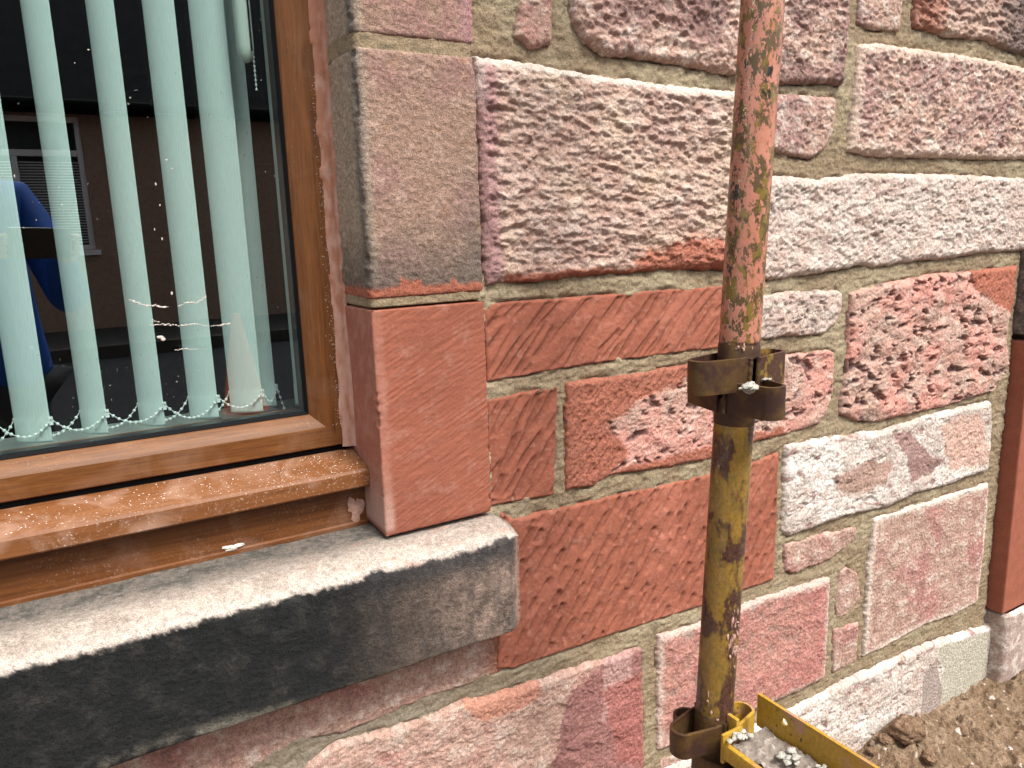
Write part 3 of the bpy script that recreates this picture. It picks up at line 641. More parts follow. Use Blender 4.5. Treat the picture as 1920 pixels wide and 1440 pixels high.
o = crumbs('mortar_crumbs', 420, on_cill, M_pale, win, 5, (.0003, .0010)); o['label'] = 'pale mortar crumbs scattered on the cill'; o['kind'] = 'stuff'
o = crumbs('mortar_spots', 260, lambda rd: (.3495 + rd.gauss(0, .0035), yr(1.0995), SZ - .28 + rd.random() ** 1.1 * .5), M_pale, win, 8, (.00025, .0008)); o['kind'] = 'stuff'
def patch_mesh(name, cx, cz, y, rx, rz, seed, mat, parent, th=.0018, n=26):
    rd = np.random.RandomState(seed); b = MB(); pts = []
    for k in range(n):
        a = 2 * math.pi * k / n; r = 1 + .32 * math.sin(3 * a + rd.rand() * 1) + .15 * rd.uniform(-1, 1); pts.append((cx + rx * r * math.cos(a), cz + rz * r * math.sin(a)))
    vs = [(px_, y, pz) for px_, pz in pts] + [(cx + (px_ - cx) * .6, y - th * rd.uniform(.6, 1.2), cz + (pz - cz) * .6) for px_, pz in pts] + [(cx, y - th * 1.1, cz)]
    fs = [(k, (k + 1) % n, n + (k + 1) % n, n + k) for k in range(n)] + [(n + k, n + (k + 1) % n, 2 * n) for k in range(n)]
    return b.add(vs, fs).build(name, mat, parent, True, 0, 60)
q = W(436, 1026, 1.06); patch_mesh('mortar_blob', q[0], q[2], yr(1.0596), .013, .0045, 3, M_pale, win, .004)
q = W(668, 955, 1.06); patch_mesh('mortar_smear', q[0] - .001, q[2], yr(1.0596), .011, .021, 5, M_pinkd, win, .0016)
# white splashes on the glass, plus gloss of wet smears painted as pale streaks
b = MB(); rd = random.Random(4)
for (u, v, a, bb) in [(312, 300, .003, .0012), (322, 316, .002, .001), (292, 345, .0018, .003), (300, 385, .0012, .0022), (304, 448, .0016, .003), (290, 430, .001, .003), (352, 262, .0008, .006), (354, 271, .0016, .001), (322, 550, .0022, .0035),
                      (300, 632, .007, .003), (306, 636, .005, .004), (452, 345, .001, .002), (515, 330, .001, .002), (498, 322, .001, .0015), (490, 150, .0008, .001), (166, 93, .002, .0012), (140, 118, .001, .001), (27, 330, .001, .003)]:
    p = W(u, v, 1.1238); b.ball((p[0], yr(1.1245), p[2]), 1.0, rd.randrange(999), 8, .2, (a * .6, .0005, bb * .6))
for (pl, wd) in (((242, 562), (258, 568), (275, 574), (292, 572), (306, 577), (316, 575)), .0011), (((336, 573), (350, 567), (368, 568), (380, 560), (388, 556)), .0009), (((282, 610), (310, 608), (340, 611), (365, 607), (392, 611), (418, 609), (432, 607)), .0012), (((284, 600), (300, 603)), .0007), (((330, 657), (352, 654), (372, 656)), .0008):  # streaks: reflections on wet smears, painted as matt pale blobs
    for i in range(len(pl) - 1):
        for t in np.linspace(0, 1, 7)[:-1]:
            u = pl[i][0] * (1 - t) + pl[i + 1][0] * t; v = pl[i][1] * (1 - t) + pl[i + 1][1] * t; p = W(u, v + rd.uniform(-1.2, 1.2), 1.1238)
            b.ball((p[0], yr(1.1245), p[2]), 1.0, rd.randrange(999), 6, .3, (.0022 * rd.uniform(.4, 1.2), .0004, wd * rd.uniform(.15, 1.0)))
b.build('glass_splashes_and_glints', plain('dried_splash_and_glint', (.60, .54, .50), .9, 0, .2, .3, 300), win, True)['label'] = 'white mortar splashes on the outer pane, with reflections on wet smears painted as pale streaks'
# inner window board and reveal, plaster
M_board = plain('window_board_paint', (.50, .54, .52), .35, 0, .5, .05); M_plast = plain('inner_plaster', (.17, .20, .185), .85)
b = MB().box((XL, yr(1.171), ZO - .03), (XO + .03, yr(1.42), ZO + .014)); b.build('window_board', M_board, win, False, .003)
# the room behind: dark, closed
room = empty('room')
tag(room, 'dim room interior seen between the blind slats', 'room')
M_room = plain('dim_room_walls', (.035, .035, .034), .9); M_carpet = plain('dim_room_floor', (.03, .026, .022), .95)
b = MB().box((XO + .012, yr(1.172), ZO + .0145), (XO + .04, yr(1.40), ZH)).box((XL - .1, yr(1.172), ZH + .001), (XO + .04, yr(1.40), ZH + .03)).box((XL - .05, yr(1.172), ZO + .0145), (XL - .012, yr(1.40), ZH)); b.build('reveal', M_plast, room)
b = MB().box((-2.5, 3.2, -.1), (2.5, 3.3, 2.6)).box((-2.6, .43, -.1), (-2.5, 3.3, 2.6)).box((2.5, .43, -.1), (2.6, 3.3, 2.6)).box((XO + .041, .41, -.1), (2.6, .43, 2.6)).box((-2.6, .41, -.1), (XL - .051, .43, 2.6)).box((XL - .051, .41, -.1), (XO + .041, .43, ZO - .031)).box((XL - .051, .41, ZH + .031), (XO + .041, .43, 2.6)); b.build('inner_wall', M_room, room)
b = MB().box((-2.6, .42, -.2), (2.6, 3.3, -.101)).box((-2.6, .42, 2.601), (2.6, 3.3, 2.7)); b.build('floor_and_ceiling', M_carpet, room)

# ------------------------------------------------------------------ vertical blind
def slat_mat():
    k = NM('blind_slat_fabric'); co = k.coord((1, 1, 1))
    n = k.noise(900, 2, .5, k.coord((1, 1, .08)));
    uv = k.n('ShaderNodeAttribute', attribute_name='Col')
    c = k.mix(1.0, uv.outputs['Color'], k.ramp(n, [(.3, .93), (.7, 1.05)]), 'MULTIPLY')
    k.base(c, .6, 0, .3)
    tl = k.n('ShaderNodeBsdfTranslucent'); k.l(c, tl.inputs[0]); mx = k.n('ShaderNodeMixShader'); mx.inputs[0].default_value = .03
    k.l(k.b.outputs[0], mx.inputs[1]); k.l(tl.outputs[0], mx.inputs[2]); k.l(mx.outputs[0], k.out.inputs[0]); return k.m
M_slat = slat_mat(); M_chain = plain('white_plastic', (.80, .82, .80), .35, 0, .5, .03)
blind = empty('vertical_blind'); tag(blind, 'pale mint vertical blind with separate fabric slats and bead chain, behind the window glass', 'blind')
YC = 1.225
slat_pos = []
def slat(uf, vf, un, vn, dy, zbot=SZ - .268, yc=YC):
    """far edge passes photo pixel (uf,vf), near edge (un,vn)"""
    pf = W(uf, vf, yc + dy); pn = W(un, vn, yc - dy); n = 27
    t = np.linspace(0, 1, n); zz = np.r_[zbot + np.array([0, .003, .006, .03, .034, .036]), np.linspace(zbot + .045, SZ + 1.0, 12)]
    TT, ZZ = np.meshgrid(t, zz)
    X = pf[0] + (pn[0] - pf[0]) * TT; Y = pf[1] + (pn[1] - pf[1]) * TT
    nx, ny = -(pn[1] - pf[1]), pn[0] - pf[0]; L = math.hypot(nx, ny); nx /= L; ny /= L
    if ny > 0: nx, ny = -nx, -ny
    hem = ss(zbot + .036, zbot + .03, ZZ) * .0007
    bow = (1 - (2 * TT - 1) ** 2) * .0055 + .00045 * np.cos(TT * np.pi * 2 * 13) + hem
    X = X + nx * bow; Y = Y + ny * bow
    base = np.array((.62, .70, .675)); c = np.ones(TT.shape + (3,)) * base; c = mixc(c, base * .93, (np.arange(n) % 2 == 0)[None, :] * np.ones(TT.shape) * 1.0)
    o = mesh_grid('slat', np.stack([X, Y, ZZ], -1), c, None, M_slat, blind)
    s = o.modifiers.new('thick', 'SOLIDIFY'); s.thickness = .0007
    slat_pos.append((pf, pn, zbot)); return o
for k_, (uf, vf, un, vn, dy) in enumerate([(-24, 480, 47, 480, .015), (38, 0, 92, 0, .014), (160, 0, 213, 0, .014), (266, 0, 326, 0, .014), (352, 0, 419, 0, .014)]): slat(uf, vf, un, vn, dy)
slat(-132, 480, -60, 480, .008); slat(-240, 480, -170, 480, .008)
slat(405, 0, 448, 0, .010, yc=1.250); slat(489, 0, 505, 0, .012, yc=1.228)
# bead chains hang between the near edges and between the far edges
def bead_chain(p, q, sag, name='bead_chain', rb=.0023, step=.0088):
    b = MB(); L = math.dist(p, q) + sag * 1.2; n = max(3, int(L / step)); pts = []
    for i in range(n + 1):
        t = i / n; pts.append((p[0] + (q[0] - p[0]) * t, p[1] + (q[1] - p[1]) * t, p[2] + (q[2] - p[2]) * t - sag * 4 * t * (1 - t)))
    for i, c in enumerate(pts): b.ball(c, rb, i, 8)
    b.tube(pts, .0006, 5); return b.build(name, M_chain, blind, True)
ordr = [slat_pos[5], slat_pos[0], slat_pos[1], slat_pos[2], slat_pos[3], slat_pos[4], slat_pos[7]]
for i in range(len(ordr) - 1):
    a, b_ = ordr[i], ordr[i + 1]; zc = SZ - .236
    bead_chain((a[1][0] + .001, a[1][1] - .003, zc), (b_[1][0] + .001, b_[1][1] - .003, zc), .021 if i != 3 else .026)
    bead_chain((a[0][0], a[0][1], zc), (b_[0][0], b_[0][1], zc), .03)
q = slat_pos[7][1]; bead_chain((q[0] + .001, q[1] - .003, SZ - .236), (q[0] + .012, q[1] + .004, SZ - .275), .0)
for s_ in slat_pos[:5] + slat_pos[7:8]:
    b = MB(); b.box((s_[1][0] - .002, s_[1][1] - .004, SZ - .244), (s_[1][0] + .003, s_[1][1] + .001, SZ - .233))
    b.build('chain_clip', M_chain, blind)
# cord weight and pull chain by the right side
cw = W(468, 118, 1.175)
b = MB(); b.tube([(cw[0] - .004, cw[1], cw[2] + z) for z in (.0, .003, .010, .020, .10, .6)], [.003, .0075, .0105, .0118, .0118, .0118], 14)
o = b.build('cord_weight', plain('frosted_plastic', (.55, .60, .55), .3, 0, .5, .04), blind, True)
b = MB(); b.tube([(cw[0] + .002, cw[1] - .0122, cw[2] + .014), (cw[0] + .001, cw[1] - .0125, cw[2] + .6)], .0012, 8); b.build('cord', M_gask_gap, blind)
pc = W(481, 168, 1.18); bead_chain((pc[0], pc[1], pc[2]), (pc[0] - .001, pc[1], pc[2] + .6), 0, 'pull_chain', .0018, .0062)

# ------------------------------------------------------------------ scaffold standard
def paint_mat(name, split):
    k = NM(name); tc = k.n('ShaderNodeTexCoord'); sx = k.n('ShaderNodeSeparateXYZ'); k.l(tc.outputs['Object'], sx.inputs[0])
    c1 = k.coord((1, 1, .55)); n_big = k.noise(26, 5, .62, c1, .3); n_med = k.noise(75, 4, .6, k.coord((1, 1, .7)), .2); n_f = k.noise(320, 3, .6)
    yel = k.mix(k.ramp(n_f, [(.3, 0.0), (.7, 1.0)]), (.205, .115, .020), (.30, .18, .038)); rust = k.mix(k.ramp(n_f, [(.35, 0.0), (.65, 1.0)]), (.040, .016, .012), (.10, .045, .028))
    olive = k.mix(k.ramp(n_med, [(.4, 0.0), (.6, 1.0)]), (.085, .045, .012), (.19, .12, .02))
    mz = k.n('ShaderNodeMapRange'); mz.inputs[1].default_value = SZ - .64; mz.inputs[2].default_value = SZ - .36; mz.inputs[3].default_value = .075; mz.inputs[4].default_value = 0.0; k.l(sx.outputs[2], mz.inputs[0])
    ad = k.n('ShaderNodeMath', operation='ADD'); k.l(n_big, ad.inputs[0]); k.l(mz.outputs[0], ad.inputs[1])
    under = k.mix(k.ramp(ad.outputs[0], [(.46, 0.0), (.53, 1.0)], 'LINEAR'), yel, rust)
    under = k.mix(k.ramp(n_med, [(.57, 0.0), (.61, 1.0)]), under, olive)
    if split is None:
        k.base(under, .5, .1, .4); k.bump(n_big, .35, .0012); return k.m
    sal = k.mix(k.ramp(n_big, [(.3, 0.0), (.7, 1.0)]), (.43, .165, .105), (.53, .23, .155))
    chips = k.ramp(k.noise(95, 8, .74, k.coord((1, 1, .60)), .2), [(.503, 0.0), (.511, 1.0)])
    chip2 = k.mix(k.ramp(n_med, [(.46, 0.0), (.5, 1.0)]), (.20, .14, .035), (.10, .062, .022))
    up = k.mix(chips, sal, chip2)
    up = k.mix(k.ramp(k.noise(30, 4, .6, k.coord((1, 1, .5))), [(.655, 0.0), (.67, 1.0)]), up, (.035, .03, .022))
    # colour changes just above the socket, along a ragged line
    dd = k.n('ShaderNodeMath', operation='ADD'); k.l(sx.outputs[2], dd.inputs[0])
    nn = k.n('ShaderNodeMath', operation='MULTIPLY'); k.l(n_big, nn.inputs[0]); nn.inputs[1].default_value = .03; k.l(nn.outputs[0], dd.inputs[1])
    mr = k.n('ShaderNodeMapRange'); mr.inputs[1].default_value = split; mr.inputs[2].default_value = split + .003; k.l(dd.outputs[0], mr.inputs[0])
    k.base(k.mix(mr.outputs[0], under, up), k.ramp(n_med, [(.4, .20), (.6, .45)]), .05, .6)
    a = k.bump(n_big, .25, .001); a = k.bump(n_f, .25, .0006, a); k.bump(chips, .8, -.0008, a); return k.m
pole = empty('scaffold_pole'); tag(pole, 'upright steel scaffold pole, chipped salmon paint above and rusty yellow below', 'scaffold pole')
tT = W(1430, 0, .65); tB = W(1342, 1290, .65); dirv = (tT - tB) / np.linalg.norm(tT - tB)
def on_pole(z): return tB + dirv * ((z - tB[2]) / dirv[2])
M_pole = paint_mat('chipped_scaffold_paint', SZ - .125); M_rusty = paint_mat('rusty_steel', None)
def rusty2():
    k = NM('dark_rust'); n = k.noise(30, 5, .65); f = k.noise(260, 3, .6)
    c = k.mix(k.ramp(n, [(.42, 0.0), (.60, 1.0)]), (.055, .024, .017), (.13, .072, .018)); c = k.mix(k.ramp(f, [(.3, 0.0), (.7, .5)]), c, (.035, .02, .016))
    k.base(c, .5, .25, .5); k.bump(n, .4, .001); return k.m
M_rust2 = rusty2()
p0 = on_pole(-.02); p1 = on_pole(2.6)
b = MB(); b.tube([tuple(p0 + (p1 - p0) * t) for t in np.linspace(0, 1, 30)], .02415, 48); b.build('tube', M_pole, pole, True)
def pressing(z, ang, mat, h=.041, out=.075, w0=.0235, w1=.013, name='socket', sk=0.0):
    """bent strip welded to the tube: a U that narrows outwards"""
    c = on_pole(z); th = .0038; path = [(-.004, -w0 - .0015)]
    path += [(.02, -w0 - .0015), (out - w1 - .003, -w1 - .004)]
    for a in np.linspace(-90, 90, 13): path.append((out - w1 + (w1) * math.cos(R(a)) , w1 * 1.25 * math.sin(R(a))))
    path += [(out - w1 - .003, w1 + .004), (.02, w0 + .0015), (-.004, w0 + .0015)]
    path = [np.array(p) for p in path]; rings = []
    ca, sa = math.cos(ang), math.sin(ang)
    for i, p in enumerate(path):
        t = path[min(i + 1, len(path) - 1)] - path[max(0, i - 1)]; t /= np.linalg.norm(t); nrm = np.array((t[1], -t[0]))
        ring = []
        for (q, zz) in ((0, h / 2), (th, h / 2 - .0006), (th, -h / 2 + .0006), (0, -h / 2)):
            r = p + nrm * (q - th) ; ring.append((c[0] + r[0] * ca - r[1] * sa, c[1] + r[0] * sa + r[1] * ca, z + zz + (sk * (p[0] - .02))))
        rings.append(ring)
    return MB().sweep(None, rings).build(name, mat, pole, True, 0, 40)
zx, zy = SZ - .1775, SZ - .2065
pressing(zx, math.pi, M_rust2); pressing(zx - .002, 0, M_rusty); pressing(zy, -math.pi / 2, M_rust2, .040, .069); pressing(zy, math.pi / 2, M_rust2)
M_yel = paint_mat('yellow_scaffold_paint', None)
def yellowm():
    k = NM('yellow_paint'); f = k.noise(220, 3, .6); n = k.noise(38, 5, .6)
    c = k.mix(k.ramp(f, [(.3, 0.0), (.7, 1.0)]), (.33, .185, .016), (.47, .29, .035)); c = k.mix(k.ramp(n, [(.63, 0.0), (.66, .9)]), c, (.07, .035, .015))
    c = k.mix(k.ramp(k.noise(22, 4, .6), [(.50, 0.0), (.64, .75)]), c, (.40, .22, .17)); k.base(c, .48, 0, .5); k.bump(n, .2, .0008); return k.m
M_y = yellowm()
zl = SZ - .655
pressing(SZ - .650, math.pi, M_rust2, .035, .070); pressing(SZ - .680, math.pi / 2, M_rust2, .036, .066); pressing(SZ - .664, 0, M_y, .036, .070); pressing(zl - .045, -math.pi / 2, M_rust2, .036, .06)
# weld collars where the pressings meet the tube
b = MB()
c_ = on_pole(zx)
for zc_ in (zx - .062, zl - .07):
    b = MB(); b.tube([tuple(on_pole(zc_ - .004)), tuple(on_pole(zc_)), tuple(on_pole(zc_ + .092)), tuple(on_pole(zc_ + .096))], [.0240, .0249, .0249, .0240], 48)
    b.build('weld_collar', M_rust2, pole, True)
rds = random.Random(21)
def on_tube(u, v, su, sv, n, name, seed):
    b = MB(); rq = random.Random(seed)
    for i in range(n):
        uu, vv = u + rq.gauss(0, su), v + rq.gauss(0, sv); d = CM @ np.array([(uu - 960) / F, 1.0, -(vv - 720) / F]); q = CAM + d * (.63 / d[1])
        c = on_pole(q[2]); w_ = q - c; w_[2] = 0; w_ = w_ / np.linalg.norm(w_); b.ball(tuple(c + w_ * .0243), 1.0, rq.randrange(999), 8, .3, (.0022 * rq.uniform(.3, 1), .0022 * rq.uniform(.3, 1), .004 * rq.uniform(.3, 1.2)))
    o = b.build(name, M_pinkd, pole, True); o['label'] = 'dried mortar splash on the scaffold tube'
on_tube(1372, 1195, 5, 22, 34, 'mortar_splash', 1); on_tube(1390, 653, 7, 2, 5, 'mortar_splash', 2); on_tube(1330, 1335, 12, 8, 4, 'mortar_splash', 3)
for zc_, angs in ((zx, (math.pi, 0)), (zy, (-math.pi / 2, math.pi / 2)), (SZ - .650, (math.pi,))):
    for an in angs:
        for sg in (-1, 1):
            a_ = an + sg * 1.32; rdw = random.Random(int(zc_ * 1e4) + int(a_ * 100)); pts = []
            for i in range(15):
                q = on_pole(zc_ - .019 + .038 * i / 14); pts.append((q[0] + .0262 * math.cos(a_) + rdw.uniform(-.0004, .0004), q[1] + .0262 * math.sin(a_) + rdw.uniform(-.0004, .0004), q[2]))
            b = MB(); b.tube(pts, [.0026 + .0008 * rdw.random() for _ in pts], 10); b.build('weld_bead', M_rust2, pole, True)
# mortar stuck on the socket
lump = empty('mortar_dollop')
def dollop(c, r, seed, name, label, grp=None):
    b = MB(); rd = random.Random(seed)
    for i in range(16):
        b.ball((c[0] + rd.gauss(0, r * .55), c[1] + rd.gauss(0, r * .5), c[2] + rd.gauss(0, r * .2)), r * rd.uniform(.22, .48), rd.randrange(999), 9, .22, (1.2, 1.1, .6))
    o = b.build(name, M_white, None, True, 0, 70); tag(o, label, 'mortar', grp); return o
M_white = plain('grey_white_mortar', (.40, .385, .34), .9, 0, .2, .3, 350)
bpy.data.objects.remove(lump)
# transom : a channel that runs from the lower socket towards the street
tr = empty('scaffold_transom'); tag(tr, 'yellow steel channel reaching out from the foot of the pole, full of dried mortar', 'scaffold bar')
XR, ZTOP = .722, SZ - .602; XLf = .655; ZF = SZ - .6475; Y0, Y1 = -.384, -1.30
def flange_with_hole():
    # right flange as plate with a real hole
    import bmesh
    t = .0045; L = Y0 - Y1; hz = ZTOP - ZF
    hy, hzc, r = Y0 - .043, ZTOP - .0165, .0052; n = 20
    b = MB(); 
    for xx, s_ in ((XR, 1), (XR + t, 1)):
        k = len(b.v)
        ring = [(xx, hy + r * math.cos(2 * math.pi * i / n), hzc + r * math.sin(2 * math.pi * i / n)) for i in range(n)]
        sq = []
        for i in range(n):
            a = 2 * math.pi * i / n; cx, cz = math.cos(a), math.sin(a); m = max(abs(cx), abs(cz)); sq.append((xx, hy + .012 * cx / m, hzc + .012 * cz / m))
        b.v += ring + sq
        for i in range(n): b.f.append((k + i, k + (i + 1) % n, k + n + (i + 1) % n, k + n + i))
        zt, zb, ya, yb = ZTOP, ZF, hy + .012, hy - .012
        for (y_a, y_b, z_a, z_b) in ((Y0, ya, zb, zt), (ya, yb, hzc + .012, zt), (ya, yb, zb, hzc - .012), (yb, Y1, zb, zt)):
            k2 = len(b.v); b.v += [(xx, y_a, z_a), (xx, y_b, z_a), (xx, y_b, z_b), (xx, y_a, z_b)]; b.f.append((k2, k2 + 1, k2 + 2, k2 + 3))
        if xx == XR: k0 = k
    for i in range(n): b.f.append((k0 + i, k0 + (i + 1) % n, k + (i + 1) % n, k + i))
    # rims
    def rim(pts):
        kk = len(b.v); b.v += [(XR, y, z) for y, z in pts] + [(XR + t, y, z) for y, z in pts]; m = len(pts)
        for i in range(m): b.f.append((kk + i, kk + (i + 1) % m, kk + m + (i + 1) % m, kk + m + i))
    rim([(Y0, ZF), (Y1, ZF), (Y1, ZTOP), (Y0, ZTOP)])
    b.build('side_plate', M_y, tr)
flange_with_hole()
floor = [(XLf - .006, ZF - .012), (XLf - .006, ZF + .004), (XLf - .0045, ZF + .0075), (XLf + .002, ZF + .0075), (XLf + .004, ZF + .005), (XLf + .005, ZF - .0), (XR - .0005, ZF), (XR - .0005, ZF - .0045), (XLf, ZF - .0045), (XLf - .001, ZF - .012)]
MB().sweep(None, [[(x, y, z) for x, z in floor] for y in (Y0 - .012, Y1)]).build('channel', M_y, tr, True, 0, 30)
MB().box((XLf - .006, Y0 - .0115, ZF - .020), (XLf + .028, Y0 - .0070, ZF + .020)).box((XLf + .022, Y0 - .0069, ZF - .004), (XLf + .0275, Y0 + .010, ZF + .028)).build('end_hook', M_y, tr, False, .0012)
# set mortar filling the channel
def fill():
    ds = .0016; xs = np.arange(XLf + .004, XR - .0006, ds); ys = np.arange(Y1 + .002, Y0 - .014, ds * 1.2); X, Y = np.meshgrid(xs, ys)
    b = fbm(X / .03, Y / .04, 801, 3); m = fbm(X / .009, Y / .009, 802, 4, .65)
    Z = ZF + .0035 + .0065 * np.clip(b + .45, 0, 1.2) + .0045 * m
    c = mixc(np.ones(X.shape + (3,)) * np.array((.22, .185, .155)), (.40, .36, .32), ss(.05, .45, m + .3 * b)); c = mixc(c, (.42, .22, .17), ss(.12, .3, fbm(X / .05, Y / .05, 805, 2) + ss(-.50, -.60, Y) * .45) * .8)
    o = mesh_grid('hardened_mortar_fill', np.stack([X, Y, Z], -1), c, None, M_lump); tag(o, 'hardened grey and pink mortar droppings filling the yellow channel', 'mortar', None, 'stuff')
fill()
rdm = random.Random(11)
names = [((.672, -.40), .0075, 'grey mortar lump at the wall end of the yellow channel beside the pole'), ((.692, -.462), .0085, 'largest white crumbly mortar lump in the yellow channel'), ((.705, -.495), .005, 'small round pale lump against the side plate of the channel')]
for (xy, r, lb) in names: dollop((xy[0], xy[1], ZF + .011 + r * .3), r * 1.35, int(r * 1e5), 'mortar_lump', lb, 'mortar lumps on the scaffold')
c_ = W(1408, 727, .60); dollop((c_[0], c_[1], c_[2]), .011, 77, 'mortar_lump', 'white flaky mortar lump stuck on the front of the pole socket', 'mortar lumps on the scaffold')
c_ = W(1433, 712, .625); dollop((c_[0], c_[1], c_[2]), .0055, 78, 'mortar_lump', 'small grey mortar lump in the gap right of the pole at its upper socket', 'mortar lumps on the scaffold')

# ------------------------------------------------------------------ ground
ground = MB().box((-30, -40, -.5), (30, 8, -.042)).build('ground', plain('pavement_concrete', (.20, .19, .175), .9, 0, .3, .2, 8)); ground['kind'] = 'structure'
def soil_z(X, Y):
    b = fbm(X / .35, Y / .35, 701, 3); m = fbm(X / .07, Y / .07, 702, 4, .6); f = fbm(X / .016, Y / .016, 703, 3, .65)
    d1, d2, v = worley(X / .055 + m, Y / .055, 704); e1, e2, v2 = worley(X / .02 + f, Y / .02, 705)
    cl = ss(.62, .1, d1) * ss(.45, .9, v) * .016 + ss(.6, .1, e1) * ss(.5, .9, v2) * .009
    Z = .022 + .018 * b + .013 * m + .008 * f + cl + .030 * np.exp(-((X - 1.66) / .13) ** 2 - ((Y + .05) / .10) ** 2) + .022 * ss(1.9, 2.3, X)
    return Z - .035 * ss(1.5, 1.2, X) - .04 * ss(1.02, .92, X), b, m, f
def soil():
    ds = .0042; xs = np.arange(.9, 3.0, ds); ys = np.arange(-1.0, .012, ds); X, Y = np.meshgrid(xs, ys)
    Z, b, m, f = soil_z(X, Y)
    c = mixc(np.ones(X.shape + (3,)) * np.array((.215, .145, .092)), (.30, .215, .145), ss(-.2, .4, m + .4 * f)); c = mixc(c, (.12, .075, .048), ss(.1, .5, -f + .3 * b) * .6)
    c = mixc(c, (.6, .52, .42), ss(.52, .60, fbm(X / .012, Y / .008, 706, 2)))
    o = mesh_grid('soil', np.stack([X, Y, Z], -1), c, None, M_soil); o['kind'] = 'structure'
    xs = np.arange(-2.0, .9 + .06, .02); ys = np.arange(-1.7, .02, .02); X, Y = np.meshgrid(xs, ys); Z = -.022 + .012 * fbm(X / .2, Y / .2, 701, 4)
    o = mesh_grid('soil_strip', np.stack([X, Y, Z], -1), np.ones(X.shape + (3,)) * np.array((.235, .145, .085)), None, M_soil); o['kind'] = 'structure'
soil()
def clod(x, y, r, seed, label):
    rd = random.Random(seed); ph = [rd.uniform(0, 6) for _ in range(3)]
    n = 48; m = 30; U, V = np.meshgrid(np.linspace(0, 2 * np.pi, n), np.linspace(.001, np.pi - .001, m))
    dx, dy, dz = np.sin(V) * np.cos(U), np.sin(V) * np.sin(U), np.cos(V)
    k = 1 + .35 * fbm(dx * 1.3 + ph[0] + dz, dy * 1.3 + ph[1] - dz * .7, 711, 2) + .16 * fbm(dx * 4 + ph[2] + dz * 3, dy * 4 + dz * 2, 712, 4, .65)
    a = rd.uniform(0, 6); sx, sy, sz = r * 1.25, r * .9, r * .8
    x2 = dx * k * sx; y2 = dy * k * sy; zz = np.maximum(dz * k, -.6) * sz
    z0 = float(soil_z(np.array([[x]]), np.array([[y]]))[0][0, 0])
    P = np.stack([x + x2 * math.cos(a) - y2 * math.sin(a), y + x2 * math.sin(a) + y2 * math.cos(a), z0 + r * .42 + zz], -1)
    q = fbm(U * 3, V * 4, 713, 4); c = mixc(np.ones(U.shape + (3,)) * np.array((.20, .125, .078)), (.30, .205, .135), ss(-.2, .4, q))
    o = mesh_grid('earth_clod', P, c, None, M_soil); tag(o, label, 'clod of earth', 'clods on the soil heap'); return o
def gp(u, v, z): # point on a horizontal plane under a pixel
    d = CM @ np.array([(u - 960) / F, 1.0, -(v - 720) / F]); return CAM + d * ((z - CAM[2]) / d[2])
for (u, v, r, lb) in [(1700, 1392, .036, 'broad flat clod of clay, largest one in front of the wall'), (1668, 1375, .022, 'dark clod touching the white footing stone'), (1640, 1385, .015, 'pointed little clod nearest the end of the white footing stone'),
                      (1626, 1402, .011, 'tiny clod next to the yellow channel'), (1808, 1360, .012, 'rounded clod in the middle of the soil'), (1740, 1422, .018, 'dark clod at the bottom edge right of the broad flat one')]:
    p = gp(u, v, .045); clod(p[0], min(p[1], -.03 - r), r, int(u), lb)

# ------------------------------------------------------------------ the street behind the camera, seen only as reflections
rw = MB().box((-30, -8.6, -.028), (30, -1.9, -.012)).build('road', plain('asphalt', (.022, .022, .025), .95, 0, .1, .25, 60)); rw['kind'] = 'structure'
pv = MB().box((-30, -10.75, -.029), (30, -8.62, .11)).box((-30, -8.62, -.029), (30, -8.5, .125)).build('far_pavement', plain('paving', (.06, .055, .05), .9, 0, .3, .2, 6)); pv['kind'] = 'structure'
YO = -10.75
oh = empty('opposite_house'); tag(oh, 'brown rendered cottage across the street, seen only as a reflection in the glass', 'house')
M_rend = plain('brown_render', (.36, .25, .185), .95, 0, .2, .18, 25); M_slate = plain('slate_roof', (.010, .011, .013), 1.0, 0, .05, .3, 4); M_gut = plain('black_gutter', (.008, .008, .008), .9, 0, .1)
wx0, wx1, wz0, wz1 = -.95, .63, SZ - .10, SZ + 1.62
b = MB().box((-12, YO - .3, -.02), (wx0, YO, 3.12)).box((wx1, YO - .3, -.02), (12, YO, 3.12)).box((wx0, YO - .3, -.02), (wx1, YO, wz0)).box((wx0, YO - .3, wz1), (wx1, YO, 3.12)); b.build('wall', M_rend, oh)
b = MB(); b.add([(-12.2, YO + .35, 3.06), (12.2, YO + .35, 3.06), (12.2, YO - 3.6, 6.3), (-12.2, YO - 3.6, 6.3), (-12.2, YO + .35, 3.0), (12.2, YO + .35, 3.0), (12.2, YO - 3.6, 6.2), (-12.2, YO - 3.6, 6.2)], [(0, 1, 2, 3), (4, 7, 6, 5), (0, 4, 5, 1), (1, 5, 6, 2), (2, 6, 7, 3), (3, 7, 4, 0)]); b.build('roof', M_slate, oh)
b = MB(); b.tube([(-12.2, YO + .40, 3.0), (12.2, YO + .40, 3.0)], .06, 12).box((-12.2, YO + .02, 2.93), (12.2, YO + .34, 2.99)); b.build('gutter', M_gut, oh)
M_upvc = plain('white_upvc', (.85, .86, .86), .35, 0, .5, .02)
ow_ = MB(); fw = .07
for bx in ((wx0, wz0, wx1, wz0 + fw), (wx0, wz1 - fw, wx1, wz1), (wx0, wz0 + fw, wx0 + fw, wz1 - fw), (wx1 - fw, wz0 + fw, wx1, wz1 - fw), (wx0 + fw, wz1 - .50, wx1 - fw, wz1 - .42), (-.20, wz0 + fw, -.13, wz1 - .50)):
    ow_.box((bx[0], YO - .12, bx[1]), (bx[2], YO - .05, bx[3]))
ow_o = ow_.build('window_frame', M_upvc, oh, False, .008); MB().box((wx0 - .05, YO - .1, wz0 - .07), (wx1 + .05, YO + .06, wz0 - .002)).build('window_ledge', M_upvc, oh)
